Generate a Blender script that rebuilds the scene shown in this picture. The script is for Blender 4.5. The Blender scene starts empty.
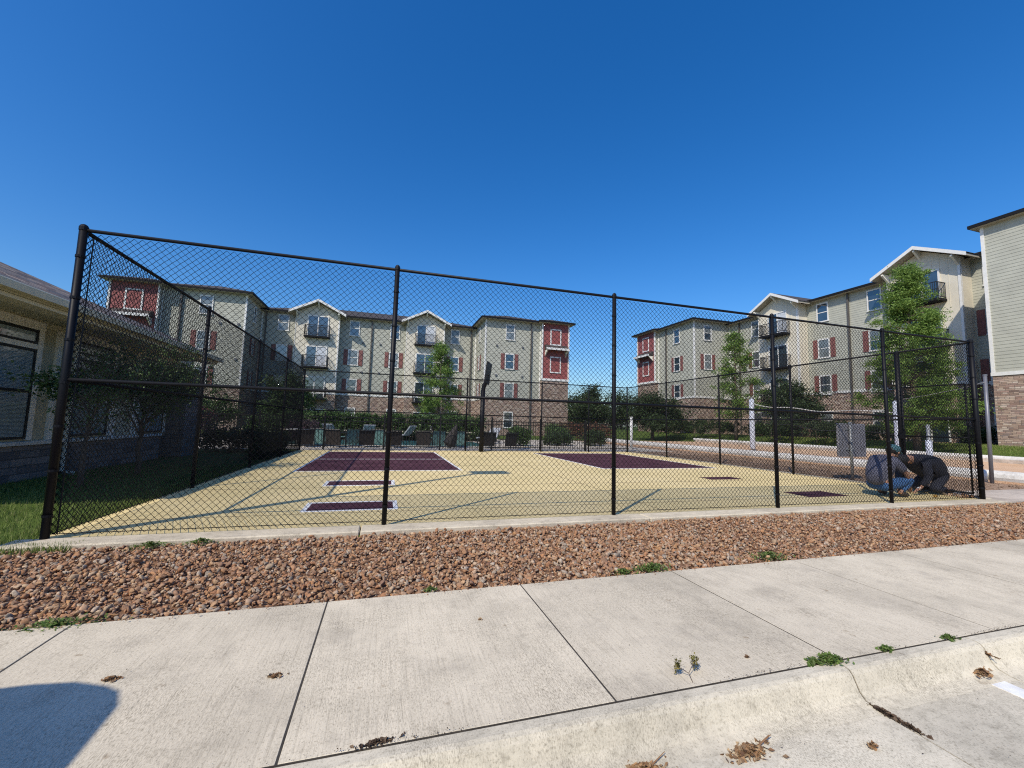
import bpy, math, random
import numpy as np
from mathutils import Matrix, Vector
random.seed(7); RNG = np.random.default_rng(7)
scene = bpy.context.scene
COL = scene.collection
R = math.radians

# ------------------------------------------------------------------ helpers
def tag(o, label=None, cat=None, group=None, kind=None):
    if label: o['label'] = label
    if cat: o['category'] = cat
    if group: o['group'] = group
    if kind: o['kind'] = kind
    return o

def thing(name, label, cat, loc=(0, 0, 0), rz=0, group=None):
    o = bpy.data.objects.new(name, None); COL.objects.link(o)
    o.empty_display_size = 0.2
    o.location = loc; o.rotation_euler = (0, 0, rz)
    return tag(o, label, cat, group)

def world_loc(o):
    v = Vector((0, 0, 0))
    while o is not None:
        v += o.location; o = o.parent
    return v

def children(o):
    return [c for c in o.children]

def copy_tree(o, parent=None):
    c = o.copy(); COL.objects.link(c); c.parent = parent
    for ch in children(o): copy_tree(ch, c)
    return c

def mesh_from(name, verts, faces, mat, smooth=False):
    me = bpy.data.meshes.new(name)
    me.from_pydata([tuple(v) for v in verts], [], faces)
    me.update()
    if mat: me.materials.append(mat)
    if smooth:
        me.polygons.foreach_set('use_smooth', [True] * len(me.polygons))
    return me

def mesh_np(name, V, F, mat, smooth=False):
    """V (n,3) float, F (m,k) int: fast mesh"""
    me = bpy.data.meshes.new(name)
    V = np.asarray(V, dtype=np.float32); F = np.asarray(F, dtype=np.int32)
    m, k = F.shape
    me.vertices.add(len(V)); me.vertices.foreach_set('co', V.ravel())
    me.loops.add(m * k); me.loops.foreach_set('vertex_index', F.ravel())
    me.polygons.add(m)
    me.polygons.foreach_set('loop_start', np.arange(0, m * k, k, dtype=np.int32))
    me.polygons.foreach_set('loop_total', np.full(m, k, dtype=np.int32))
    if smooth: me.polygons.foreach_set('use_smooth', np.ones(m, dtype=bool))
    me.update(calc_edges=True); me.validate()
    if mat: me.materials.append(mat)
    return me

def link(name, me, parent=None, loc=(0, 0, 0), rz=0):
    o = bpy.data.objects.new(name, me); COL.objects.link(o)
    o.parent = parent; o.location = loc; o.rotation_euler = (0, 0, rz)
    return o

class MB:
    """collects shapes given in world (or prototype) coordinates; links them as ONE mesh"""
    def __init__(self): self.v = []; self.f = []
    def add(self, v, f):
        n = len(self.v); self.v += [tuple(p) for p in v]; self.f += [tuple(i + n for i in q) for q in f]; return self
    def box(self, x0, x1, y0, y1, z0, z1):
        if x0 > x1: x0, x1 = x1, x0
        if y0 > y1: y0, y1 = y1, y0
        v = [(x0, y0, z0), (x1, y0, z0), (x1, y1, z0), (x0, y1, z0), (x0, y0, z1), (x1, y0, z1), (x1, y1, z1), (x0, y1, z1)]
        return self.add(v, [(0, 3, 2, 1), (4, 5, 6, 7), (0, 1, 5, 4), (1, 2, 6, 5), (2, 3, 7, 6), (3, 0, 4, 7)])
    def bbox(self, x0, x1, y0, y1, z0, z1, b=.01):
        """box with chamfered vertical and top edges"""
        if x0 > x1: x0, x1 = x1, x0
        if y0 > y1: y0, y1 = y1, y0
        def ring(x0, x1, y0, y1, z, c): return [(x0 + c, y0, z), (x1 - c, y0, z), (x1, y0 + c, z), (x1, y1 - c, z), (x1 - c, y1, z), (x0 + c, y1, z), (x0, y1 - c, z), (x0, y0 + c, z)]
        v = ring(x0, x1, y0, y1, z0, b) + ring(x0, x1, y0, y1, z1 - b, b) + ring(x0 + b, x1 - b, y0 + b, y1 - b, z1, b * .4)
        f = [tuple(range(7, -1, -1)), tuple(range(16, 24))]
        for r in (0, 8):
            for i in range(8): f.append((r + i, r + (i + 1) % 8, r + 8 + (i + 1) % 8, r + 8 + i))
        return self.add(v, f)
    def tube(self, pts, rad, n=8, caps=True):
        pts = [Vector(p) for p in pts]
        if not hasattr(rad, '__len__'): rad = [rad] * len(pts)
        base = len(self.v); prev = None
        for i, p in enumerate(pts):
            d = (pts[min(i + 1, len(pts) - 1)] - pts[max(i - 1, 0)]).normalized()
            if prev is None:
                a = Vector((0, 0, 1)) if abs(d.z) < .9 else Vector((1, 0, 0))
                u = d.cross(a).normalized()
            else:
                u = (prev - d * prev.dot(d)).normalized()
            prev = u; w = d.cross(u)
            for k in range(n):
                t = 2 * math.pi * k / n
                q = p + (u * math.cos(t) + w * math.sin(t)) * rad[i]
                self.v.append(tuple(q))
        for i in range(len(pts) - 1):
            for k in range(n):
                a = base + i * n + k; b = base + i * n + (k + 1) % n
                self.f.append((a, b, b + n, a + n))
        if caps:
            self.f.append(tuple(base + k for k in range(n - 1, -1, -1)))
            e = base + (len(pts) - 1) * n
            self.f.append(tuple(e + k for k in range(n)))
        return self
    def ball(self, c, r, n=10, m=7, sz=1.0):
        v = [(c[0], c[1], c[2] - r * sz)]
        for j in range(1, m):
            t = -math.pi / 2 + math.pi * j / m
            for k in range(n):
                a = 2 * math.pi * k / n
                v.append((c[0] + r * math.cos(t) * math.cos(a), c[1] + r * math.cos(t) * math.sin(a), c[2] + r * sz * math.sin(t)))
        v.append((c[0], c[1], c[2] + r * sz)); f = []
        for k in range(n): f.append((0, 1 + (k + 1) % n, 1 + k))
        for j in range(m - 2):
            for k in range(n):
                a = 1 + j * n + k; b = 1 + j * n + (k + 1) % n
                f.append((a, b, b + n, a + n))
        L = len(v) - 1
        for k in range(n): f.append((1 + (m - 2) * n + k, 1 + (m - 2) * n + (k + 1) % n, L))
        return self.add(v, f)
    def prism(self, poly, d):
        """poly: list of 3d points (planar, any), d: extrusion vector"""
        n = len(poly); d = Vector(d)
        v = [Vector(p) for p in poly] + [Vector(p) + d for p in poly]
        f = [tuple(range(n)), tuple(range(2 * n - 1, n - 1, -1))]
        for i in range(n): f.append((i, i + n, (i + 1) % n + n, (i + 1) % n))
        return self.add(v, f)
    def lap(self, p, u, L, z0, z1, n, step=.18, dep=.012):
        """lap siding: p start point (x,y), u unit dir, n outward normal"""
        z = z0
        while z < z1 - 1e-4:
            zt = min(z + step, z1)
            a0 = (p[0] + n[0] * dep, p[1] + n[1] * dep); b0 = (a0[0] + u[0] * L, a0[1] + u[1] * L)
            b1 = (p[0] + u[0] * L, p[1] + u[1] * L)
            self.add([(p[0], p[1], z), (b1[0], b1[1], z), (b0[0], b0[1], z), (a0[0], a0[1], z), (p[0], p[1], zt), (b1[0], b1[1], zt)],
                     [(0, 1, 2, 3), (3, 2, 5, 4)])
            z = zt
        return self
    def build(self, name, mat, parent=None, smooth=False):
        o = world_loc(parent) if parent else Vector((0, 0, 0))
        v = [(a - o.x, b - o.y, c - o.z) for a, b, c in self.v] if parent else self.v
        return link(name, mesh_from(name, v, self.f, mat, smooth), parent)

# ------------------------------------------------------------------ materials
def newmat(name):
    m = bpy.data.materials.new(name); m.use_nodes = True
    nt = m.node_tree; b = nt.nodes['Principled BSDF']
    return m, nt, b
def N(nt, t, **kw):
    n = nt.nodes.new(t)
    for k, v in kw.items():
        if k in n.inputs: n.inputs[k].default_value = v
        else: setattr(n, k, v)
    return n
def ramp(nt, fac, stops):
    r = nt.nodes.new('ShaderNodeValToRGB')
    e = r.color_ramp.elements
    while len(e) < len(stops): e.new(.5)
    for i, (p, c) in enumerate(stops):
        e[i].position = p; e[i].color = (*c, 1) if len(c) == 3 else c
    nt.links.new(fac, r.inputs['Fac']); return r
def mixc(nt, fac, a, b, mode='MIX'):
    m = nt.nodes.new('ShaderNodeMix'); m.data_type = 'RGBA'; m.blend_type = mode
    for s, i in ((fac, 0), (a, 6), (b, 7)):
        if hasattr(s, 'default_value') or hasattr(s, 'links'): nt.links.new(s, m.inputs[i])
        elif isinstance(s, (int, float)): m.inputs[i].default_value = s
        else: m.inputs[i].default_value = (*s, 1)
    return m.outputs[2]
def coords(nt, scale=(1, 1, 1), space='Object', rot=(0, 0, 0)):
    tc = nt.nodes.new('ShaderNodeTexCoord'); mp = nt.nodes.new('ShaderNodeMapping')
    mp.inputs['Scale'].default_value = scale; mp.inputs['Rotation'].default_value = rot
    nt.links.new(tc.outputs[space], mp.inputs['Vector']); return mp.outputs['Vector']
def noise(nt, vec, scale, detail=4, rough=.6):
    n = N(nt, 'ShaderNodeTexNoise', Scale=scale, Detail=detail, Roughness=rough)
    nt.links.new(vec, n.inputs['Vector']); return n.outputs['Fac']
def bump(nt, b, h, strength=.3, dist=.02):
    n = N(nt, 'ShaderNodeBump', Strength=strength, Distance=dist)
    nt.links.new(h, n.inputs['Height']); nt.links.new(n.outputs['Normal'], b.inputs['Normal']); return n

def simple(name, c, rough=.6, var=.12, scale=3., metallic=0, spec=.5, bmp=0, bscale=40):
    m, nt, b = newmat(name)
    v = coords(nt)
    c2 = tuple(x * (1 - var * 1.6) for x in c); c1 = tuple(min(1, x * (1 + var)) for x in c)
    r = ramp(nt, noise(nt, v, scale), [(.3, c2), (.7, c1)])
    nt.links.new(r.outputs['Color'], b.inputs['Base Color'])
    b.inputs['Roughness'].default_value = rough; b.inputs['Metallic'].default_value = metallic
    b.inputs['Specular IOR Level'].default_value = spec
    if bmp: bump(nt, b, noise(nt, v, bscale), bmp, .01)
    return m

def island(name, cols, rough=.8, bmp=.0, spec=.3, trans=0, nscale=30, mott=.25):
    """colour picked per mesh island"""
    m, nt, b = newmat(name)
    g = nt.nodes.new('ShaderNodeNewGeometry')
    stops = [(i / max(1, len(cols) - 1), c) for i, c in enumerate(cols)]
    r = ramp(nt, g.outputs['Random Per Island'], stops)
    col = r.outputs['Color']
    if mott:
        n = noise(nt, coords(nt), nscale, 3)
        dk = ramp(nt, n, [(.35, (1 - mott,) * 3), (.65, (1, 1, 1))])
        col = mixc(nt, 1.0, col, dk.outputs['Color'], 'MULTIPLY')
    nt.links.new(col, b.inputs['Base Color'])
    b.inputs['Roughness'].default_value = rough; b.inputs['Specular IOR Level'].default_value = spec
    if bmp: bump(nt, b, noise(nt, coords(nt), nscale * 3), bmp, .01)
    if trans:
        t = N(nt, 'ShaderNodeBsdfTranslucent'); nt.links.new(col, t.inputs['Color'])
        mx = nt.nodes.new('ShaderNodeMixShader'); mx.inputs[0].default_value = trans
        nt.links.new(b.outputs[0], mx.inputs[1]); nt.links.new(t.outputs[0], mx.inputs[2])
        nt.links.new(mx.outputs[0], nt.nodes['Material Output'].inputs['Surface'])
    return m

def concrete(name, c, streak=(60, 3, 3), dirt=.35, bs=.25, fs=(330, 90, 90)):
    m, nt, b = newmat(name)
    big = noise(nt, coords(nt), 1.1, 6, .65)
    st = noise(nt, coords(nt, streak), 1.0, 5, .7)
    sp = noise(nt, coords(nt), 110, 2, .5)
    a = ramp(nt, big, [(.28, tuple(x * (1 - dirt * .75) for x in c)), (.5, c), (.75, tuple(min(1, x * 1.12) for x in c))])
    s = ramp(nt, st, [(.3, (.62, .61, .59)), (.46, (.93, .93, .92)), (.7, (1.06, 1.05, 1.04))])
    p = ramp(nt, sp, [(.30, (.62, .61, .59)), (.44, (1, 1, 1))])
    # broad grey stains
    dn = ramp(nt, noise(nt, coords(nt), 2.6, 7, .72), [(.52, (1, 1, 1)), (.70, (.80, .80, .81))])
    bl = ramp(nt, noise(nt, coords(nt), 7.5, 3, .5), [(.70, (1, 1, 1)), (.745, (.58, .52, .46)), (.80, (.5, .43, .37))])
    col = mixc(nt, .75, a.outputs['Color'], s.outputs['Color'], 'MULTIPLY')
    col = mixc(nt, .8, col, p.outputs['Color'], 'MULTIPLY')
    col = mixc(nt, 1.0, col, dn.outputs['Color'], 'MULTIPLY')
    col = mixc(nt, .8, col, bl.outputs['Color'], 'MULTIPLY')
    gi = nt.nodes.new('ShaderNodeNewGeometry'); iv = ramp(nt, gi.outputs['Random Per Island'], [(0, (.94, .93, .915)), (.5, (1, .99, .975)), (1, (1.05, 1.04, 1.02))])
    col = mixc(nt, 1.0, col, iv.outputs['Color'], 'MULTIPLY')
    blot = ramp(nt, noise(nt, coords(nt, (1, 1, 1), rot=(0, 0, .6)), 5.5, 8, .8), [(.55, (1, 1, 1)), (.72, (.72, .71, .70))])
    col = mixc(nt, .9, col, blot.outputs['Color'], 'MULTIPLY')
    fine = noise(nt, coords(nt, fs), 1.0, 3, .6)
    fr_ = ramp(nt, fine, [(.40, (.50, .49, .47)), (.53, (1, 1, 1))])
    mk_ = ramp(nt, noise(nt, coords(nt), 1.7, 5, .65), [(.40, (.12, .12, .12)), (.68, (1, 1, 1))])
    fcol = mixc(nt, mk_.outputs['Color'], (1, 1, 1), fr_.outputs['Color'])
    col = mixc(nt, 1.0, col, fcol, 'MULTIPLY')
    nt.links.new(col, b.inputs['Base Color']); b.inputs['Roughness'].default_value = .9
    b.inputs['Specular IOR Level'].default_value = .2
    bump(nt, b, st, bs, .006)
    return m

def bricky(name, cols, bw, bh, mortar, mcol, rough=.85, bstr=.6, plane='X', warp=.0, rnd=True, squash=1.0):
    """stone / shingle courses on vertical faces; plane says which world axis runs along the wall"""
    m, nt, b = newmat(name)
    tc = nt.nodes.new('ShaderNodeTexCoord'); sep = nt.nodes.new('ShaderNodeSeparateXYZ'); cmb = nt.nodes.new('ShaderNodeCombineXYZ')
    nt.links.new(tc.outputs['Object'], sep.inputs[0])
    add = N(nt, 'ShaderNodeMath', operation='ADD')   # along-wall coordinate works for both wall directions
    nt.links.new(sep.outputs['X'], add.inputs[0]); nt.links.new(sep.outputs['Y'], add.inputs[1])
    nt.links.new(add.outputs[0], cmb.inputs['X']); nt.links.new(sep.outputs['Z'], cmb.inputs['Y'])
    vec = cmb.outputs[0]
    if warp:
        nn = N(nt, 'ShaderNodeTexNoise', Scale=2.3, Detail=3.); nt.links.new(vec, nn.inputs['Vector'])
        sc = N(nt, 'ShaderNodeVectorMath', operation='MULTIPLY_ADD')
        nt.links.new(nn.outputs['Color'], sc.inputs[0]); sc.inputs[1].default_value = (warp, warp, 0); nt.links.new(vec, sc.inputs[2]); vec = sc.outputs[0]
    br = N(nt, 'ShaderNodeTexBrick', Scale=1.0); br.offset = .37; br.squash = squash; br.squash_frequency = 3
    br.inputs['Brick Width'].default_value = bw; br.inputs['Row Height'].default_value = bh
    br.inputs['Mortar Size'].default_value = mortar; br.inputs['Mortar Smooth'].default_value = .3; br.inputs['Bias'].default_value = 0
    br.inputs['Color1'].default_value = (0, 0, 0, 1); br.inputs['Color2'].default_value = (1, 1, 1, 1); br.inputs['Mortar'].default_value = (.5, .5, .5, 1)
    nt.links.new(vec, br.inputs['Vector'])
    stops = [(i / (len(cols) - 1), c) for i, c in enumerate(cols)]
    r = ramp(nt, br.outputs['Color'], stops)
    col = mixc(nt, br.outputs['Fac'], r.outputs['Color'], mcol)
    n2 = noise(nt, coords(nt), 9, 5); d = ramp(nt, n2, [(.3, (.8, .8, .8)), (.7, (1.1, 1.1, 1.1))])
    col = mixc(nt, .7, col, d.outputs['Color'], 'MULTIPLY')
    nt.links.new(col, b.inputs['Base Color']); b.inputs['Roughness'].default_value = rough
    inv = N(nt, 'ShaderNodeMath', operation='SUBTRACT'); inv.inputs[0].default_value = 1; nt.links.new(br.outputs['Fac'], inv.inputs[1])
    mu = N(nt, 'ShaderNodeMath', operation='MULTIPLY_ADD'); nt.links.new(br.outputs['Color'], mu.inputs[0]); mu.inputs[1].default_value = .6; nt.links.new(inv.outputs[0], mu.inputs[2])
    bump(nt, b, mu.outputs[0], bstr, .03)
    return m

def glassy(name, c, rough=.06, ior=1.9, blinds=False):
    m, nt, b = newmat(name)
    if blinds:
        w = N(nt, 'ShaderNodeTexWave', Scale=14.0, Distortion=.4); w.bands_direction = 'Z'
        nt.links.new(coords(nt), w.inputs['Vector'])
        r = ramp(nt, w.outputs['Color'], [(.2, tuple(x * .35 for x in c)), (.7, c)]); nt.links.new(r.outputs['Color'], b.inputs['Base Color'])
    else:
        r = ramp(nt, noise(nt, coords(nt), 1.5), [(.35, tuple(x * .5 for x in c)), (.65, c)]); nt.links.new(r.outputs['Color'], b.inputs['Base Color'])
    b.inputs['Roughness'].default_value = rough; b.inputs['IOR'].default_value = ior
    return m

M = {}
M['fence'] = simple('black_vinyl', (.005, .005, .007), .5, .1, 20, spec=.22)
M['wire'] = simple('black_wire', (.005, .005, .007), .55, .1, 20, spec=.2)
M['galv'] = simple('galvanised', (.30, .31, .32), .5, .15, 8, metallic=.4)
M['walk'] = concrete('sidewalk_concrete', (.69, .612, .475), streak=(95, 3, 3), fs=(300, 45, 45))
M['kerb'] = concrete('kerb_concrete', (.66, .60, .475), streak=(18, 25, 10), dirt=.3, bs=.2)
M['road'] = concrete('pavement_concrete', (.64, .585, .47), streak=(9, 14, 9), dirt=.35, bs=.2)
M['strip'] = concrete('strip_concrete', (.62, .55, .43), streak=(12, 12, 12), dirt=.3)
M['path'] = concrete('path_concrete', (.60, .52, .44), streak=(9, 14, 9), dirt=.4)
M['beam'] = concrete('beam_concrete', (.74, .72, .68), streak=(10, 10, 10), dirt=.2)
M['white'] = simple('white_trim', (.72, .71, .68), .55, .05, 6)
M['cream'] = simple('cream_trim', (.78, .75, .66), .6, .06, 6)
M['siding'] = simple('siding', (.41, .41, .345), .75, .07, 1.4)
M['siding_cream'] = simple('siding_cream', (.66, .61, .50), .75, .05, 1.4)
M['siding_red'] = simple('siding_red', (.27, .075, .07), .7, .12, 2.5)
M['shutter'] = simple('shutter_red', (.21, .08, .07), .65, .12, 6)
M['stone'] = bricky('ledge_stone', [(.17, .11, .09), (.36, .25, .19), (.50, .39, .30), (.28, .17, .13), (.58, .49, .40), (.38, .24, .19), (.24, .19, .17)], .33, .085, .009, (.15, .12, .10), warp=.12, squash=.6)
M['stone_dark'] = bricky('grey_stone', [(.10, .09, .09), (.21, .18, .17), (.26, .22, .2), (.15, .13, .13)], .45, .13, .010, (.10, .09, .085), warp=.05)
M['roof'] = bricky('roof_shingle', [(.035, .03, .03), (.075, .058, .05), (.055, .05, .047), (.095, .07, .06)], .3, .05, .004, (.03, .03, .03), bstr=.5)
M['tile'] = bricky('brown_shingle', [(.06, .055, .05), (.19, .12, .09), (.12, .11, .105), (.34, .26, .20), (.09, .085, .09), (.25, .21, .18)], .42, .10, .014, (.03, .028, .028), bstr=1.0)
M['fascia'] = simple('dark_fascia', (.010, .010, .012), .7, .1, 5, spec=.2)
M['soffit'] = simple('soffit', (.40, .36, .28), .7, .05, 3)
M['pane'] = glassy('window_glass', (.035, .055, .075), .04, 2.3)
M['blind'] = glassy('glass_over_blinds', (.36, .44, .46), .06, 1.9, blinds=True)
M['drawn'] = glassy('glass_over_drawn_blind', (.20, .23, .24), .08, 1.8)
M['curtain'] = simple('pale_curtain', (.55, .58, .62), .5, .2, 12)
M['rail'] = simple('black_railing', (.015, .014, .014), .5, .1, 10)
M['club_wall'] = simple('olive_stucco', (.47, .44, .31), .8, .06, 3)
M['club_trim'] = simple('olive_trim', (.58, .53, .37), .6, .05, 3)
M['club_frame'] = simple('black_window_frame', (.012, .013, .014), .5, .1, 5)
M['bark'] = simple('bark', (.13, .095, .07), .9, .3, 9, bmp=.6, bscale=20)
M['steel'] = simple('grey_steel', (.17, .17, .19), .45, .12, 6, metallic=.3)
M['purplegrey'] = simple('grey_panel', (.23, .225, .25), .6, .12, 4)
M['sling'] = simple('dark_sling', (.030, .024, .022), .75, .2, 15)
M['teal'] = simple('teal_sling', (.12, .24, .23), .7, .15, 8)
M['bluegrey'] = simple('pale_blue_vinyl', (.55, .58, .66), .6, .08, 8)
M['net'] = simple('net_cord', (.02, .02, .022), .8, .1, 8)
M['nettape'] = simple('net_tape', (.62, .60, .55), .8, .12, 8)
M['stripe'] = simple('painted_line', (.78, .77, .74), .7, .1, 14)
M['leaf_dry'] = island('dry_leaves', [(.22, .12, .06), (.36, .21, .10), (.14, .075, .04), (.46, .33, .19)], .8)
M['lounger'] = simple('grey_lounger', (.30, .31, .33), .7, .1, 8)
M['debris'] = island('dark_debris', [(.07, .045, .03), (.13, .085, .055), (.05, .035, .025), (.20, .14, .09)], .95)
M['weed'] = island('weed_leaves', [(.10, .17, .03), (.18, .27, .06), (.07, .12, .025), (.24, .27, .10)], .6, trans=.25)
M['deck'] = concrete('pool_deck', (.58, .52, .44), streak=(5, 5, 5))
M['mulch'] = island('mulch_chips', [(.16, .10, .06), (.30, .20, .13), (.22, .15, .10), (.38, .28, .20)], .9)

def court_mat():
    m, nt, b = newmat('court_paint')
    big = noise(nt, coords(nt), .55, 6, .65); fine = noise(nt, coords(nt), 60, 3)
    a = ramp(nt, big, [(.3, (.66, .53, .25)), (.55, (.77, .61, .30)), (.75, (.80, .66, .36))])
    s = ramp(nt, fine, [(.3, (.86, .86, .86)), (.6, (1.03, 1.03, 1.03))])
    col = mixc(nt, 1.0, a.outputs['Color'], s.outputs['Color'], 'MULTIPLY')
    w1 = ramp(nt, noise(nt, coords(nt), 2.2, 9, .78), [(.52, (1, 1, 1)), (.68, (.80, .77, .72))])
    w2 = ramp(nt, noise(nt, coords(nt, (1, .35, 1), rot=(0, 0, .3)), 7, 8, .75), [(.58, (1, 1, 1)), (.70, (.78, .76, .74))])
    col = mixc(nt, .9, col, w1.outputs['Color'], 'MULTIPLY'); col = mixc(nt, .7, col, w2.outputs['Color'], 'MULTIPLY')
    nt.links.new(col, b.inputs['Base Color']); b.inputs['Roughness'].default_value = .75; b.inputs['Specular IOR Level'].default_value = .3
    bump(nt, b, fine, .15, .004); return m
M['court'] = court_mat()
def grass_ground():
    m, nt, b = newmat('lawn')
    a = ramp(nt, noise(nt, coords(nt), 1.3, 6, .7), [(.3, (.055, .085, .02)), (.55, (.09, .135, .03)), (.8, (.15, .17, .05))])
    s = ramp(nt, noise(nt, coords(nt), 45, 3), [(.3, (.6, .6, .6)), (.65, (1.15, 1.15, 1.1))])
    col = mixc(nt, 1.0, a.outputs['Color'], s.outputs['Color'], 'MULTIPLY')
    nt.links.new(col, b.inputs['Base Color']); b.inputs['Roughness'].default_value = .9; b.inputs['Specular IOR Level'].default_value = .1
    bump(nt, b, noise(nt, coords(nt), 30), .6, .03); return m
M['lawn'] = grass_ground()
def dirt_mat(name, c0, c1, c2, sc=2.0):
    m, nt, b = newmat(name)
    a = ramp(nt, noise(nt, coords(nt), sc, 7, .7), [(.3, c0), (.5, c1), (.75, c2)])
    s = ramp(nt, noise(nt, coords(nt), 60, 3), [(.3, (.7, .7, .7)), (.65, (1.1, 1.1, 1.1))])
    col = mixc(nt, 1.0, a.outputs['Color'], s.outputs['Color'], 'MULTIPLY')
    nt.links.new(col, b.inputs['Base Color']); b.inputs['Roughness'].default_value = .95; b.inputs['Specular IOR Level'].default_value = .1
    bump(nt, b, noise(nt, coords(nt), 35, 5), .7, .03); return m
M['purple'] = dirt_mat('purple_court_paint', (.062, .026, .036), (.088, .037, .050), (.145, .075, .085), 1.6)
M['dirt'] = dirt_mat('brown_dirt', (.22, .14, .09), (.36, .24, .16), (.46, .33, .22))
M['gravelbed'] = dirt_mat('gravel_bed_soil', (.16, .085, .05), (.24, .135, .08), (.30, .19, .12), 9)
M['sand'] = dirt_mat('orange_sand', (.56, .36, .22), (.66, .44, .28), (.72, .51, .35), 1.2)
M['rocks'] = island('river_rocks', [(.30, .14, .07), (.44, .23, .12), (.36, .19, .10), (.54, .34, .19), (.33, .19, .12), (.56, .41, .27), (.50, .27, .12), (.22, .12, .08), (.38, .24, .16), (.48, .24, .11), (.56, .45, .34), (.30, .25, .20), (.46, .33, .21), (.27, .16, .10), (.40, .21, .11), (.34, .20, .12)], .9, bmp=.3, nscale=55, mott=.35)
M['blade'] = island('grass_blades', [(.09, .14, .025), (.15, .22, .04), (.22, .27, .07), (.27, .27, .11)], .7, trans=.3, mott=0)
M['leaf_cyp'] = island('cypress_leaves', [(.09, .17, .035), (.15, .25, .055), (.21, .32, .07), (.28, .40, .10)], .6, trans=.4, mott=0)
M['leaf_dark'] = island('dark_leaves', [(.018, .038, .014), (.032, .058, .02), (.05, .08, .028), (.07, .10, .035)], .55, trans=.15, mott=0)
M['leaf_mid'] = island('mid_leaves', [(.03, .065, .02), (.06, .11, .03), (.09, .15, .045), (.12, .18, .06)], .55, trans=.2, mott=0)
M['leaf_purple'] = island('purple_leaves', [(.05, .03, .04), (.09, .045, .06), (.06, .06, .04)], .6, trans=.15, mott=0)
M['flower_red'] = island('red_flowers', [(.20, .06, .05), (.05, .08, .03), (.28, .10, .08), (.08, .10, .04)], .6, trans=.2, mott=0)
M['flower_pink'] = island('pink_flowers', [(.35, .07, .14), (.05, .08, .03), (.06, .09, .03), (.30, .09, .15)], .6, trans=.2, mott=0)
M['skin'] = simple('skin', (.38, .20, .13), .6, .08, 8)
M['shirt_grey'] = simple('grey_shirt', (.10, .10, .135), .85, .15, 6, bmp=.4, bscale=25)
M['shirt_navy'] = simple('navy_shirt', (.016, .017, .028), .85, .25, 6, bmp=.4, bscale=25)
M['jeans'] = simple('blue_jeans', (.04, .11, .25), .85, .15, 12, bmp=.3, bscale=60)
M['trousers'] = simple('dark_trousers', (.02, .022, .035), .85, .2, 9, bmp=.3, bscale=30)
M['cap_teal'] = simple('teal_cap', (.05, .13, .15), .8, .15, 15)
M['cap_black'] = simple('black_cap', (.012, .012, .014), .8, .15, 15)
M['shoe'] = simple('brown_shoe', (.06, .04, .03), .7, .2, 12)
M['hair'] = simple('dark_hair', (.015, .011, .009), .7, .2, 30)
M['glove'] = simple('white_glove', (.7, .7, .68), .8, .1, 12)
M['tool'] = simple('yellow_tool', (.50, .28, .05), .5, .2, 10)
M['rubber'] = simple('black_rubber', (.015, .015, .015), .7, .2, 10)
M['carpaint'] = simple('white_car_paint', (.65, .65, .66), .25, .02, 2)
M['carglass'] = glassy('car_glass', (.02, .025, .03), .03, 1.5)
M['tail'] = simple('tail_lamp_red', (.4, .02, .02), .3, .1, 5)

# ------------------------------------------------------------------ camera
RW = [[0.9565579455035944, 0.05232237951920096, 0.28680876119008464],
      [-0.29035569251466264, 0.08230555063407759, 0.9533726281780655],
      [0.026276771458323227, -0.995232718983992, 0.09392212915738792]]
cam = bpy.data.cameras.new('camera'); cam.sensor_width = 36; cam.lens = 36 * 417 / 1024
cam.clip_start = .05; cam.clip_end = 3000
co = bpy.data.objects.new('camera', cam); COL.objects.link(co)
m = Matrix([[RW[i][0], -RW[i][1], -RW[i][2]] for i in range(3)]).to_4x4(); m.translation = (0, 0, 1.2)
co.matrix_world = m; scene.camera = co

# ------------------------------------------------------------------ light
SUN_EL = R(45.5); sd = Vector((-.743, -.669, 0)).normalized()
to_sun = Vector((sd.x * math.cos(SUN_EL), sd.y * math.cos(SUN_EL), math.sin(SUN_EL)))
sl = bpy.data.lights.new('sun', 'SUN'); sl.energy = 4.3; sl.angle = R(.53); sl.color = (1, .92, .79)
so = bpy.data.objects.new('sun', sl); COL.objects.link(so); so.location = to_sun * 50
so.rotation_euler = to_sun.to_track_quat('Z', 'Y').to_euler()
w = bpy.data.worlds.new('World'); scene.world = w; w.use_nodes = True; nt = w.node_tree
sky = nt.nodes.new('ShaderNodeTexSky'); sky.sky_type = 'NISHITA'; sky.sun_disc = False
sky.sun_elevation = SUN_EL; sky.sun_rotation = math.atan2(to_sun.x, to_sun.y)
sky.altitude = 2200; sky.air_density = 1.55; sky.dust_density = 6.5; sky.ozone_density = 6.5
bg = nt.nodes['Background']; bg.inputs['Strength'].default_value = .15
hs = nt.nodes.new('ShaderNodeHueSaturation'); hs.inputs['Saturation'].default_value = 1.3; hs.inputs['Hue'].default_value = .507; hs.inputs['Value'].default_value = 1.07
nt.links.new(sky.outputs[0], hs.inputs['Color']); nt.links.new(hs.outputs[0], bg.inputs['Color'])
scene.view_settings.view_transform = 'Standard'; scene.view_settings.look = 'None'
scene.view_settings.exposure = 0; scene.view_settings.gamma = 1
scene.render.engine = 'CYCLES'
scene.cycles.use_denoising = False; scene.cycles.filter_width = 1.15
scene.cycles.max_bounces = 6; scene.cycles.transparent_max_bounces = 6

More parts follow.
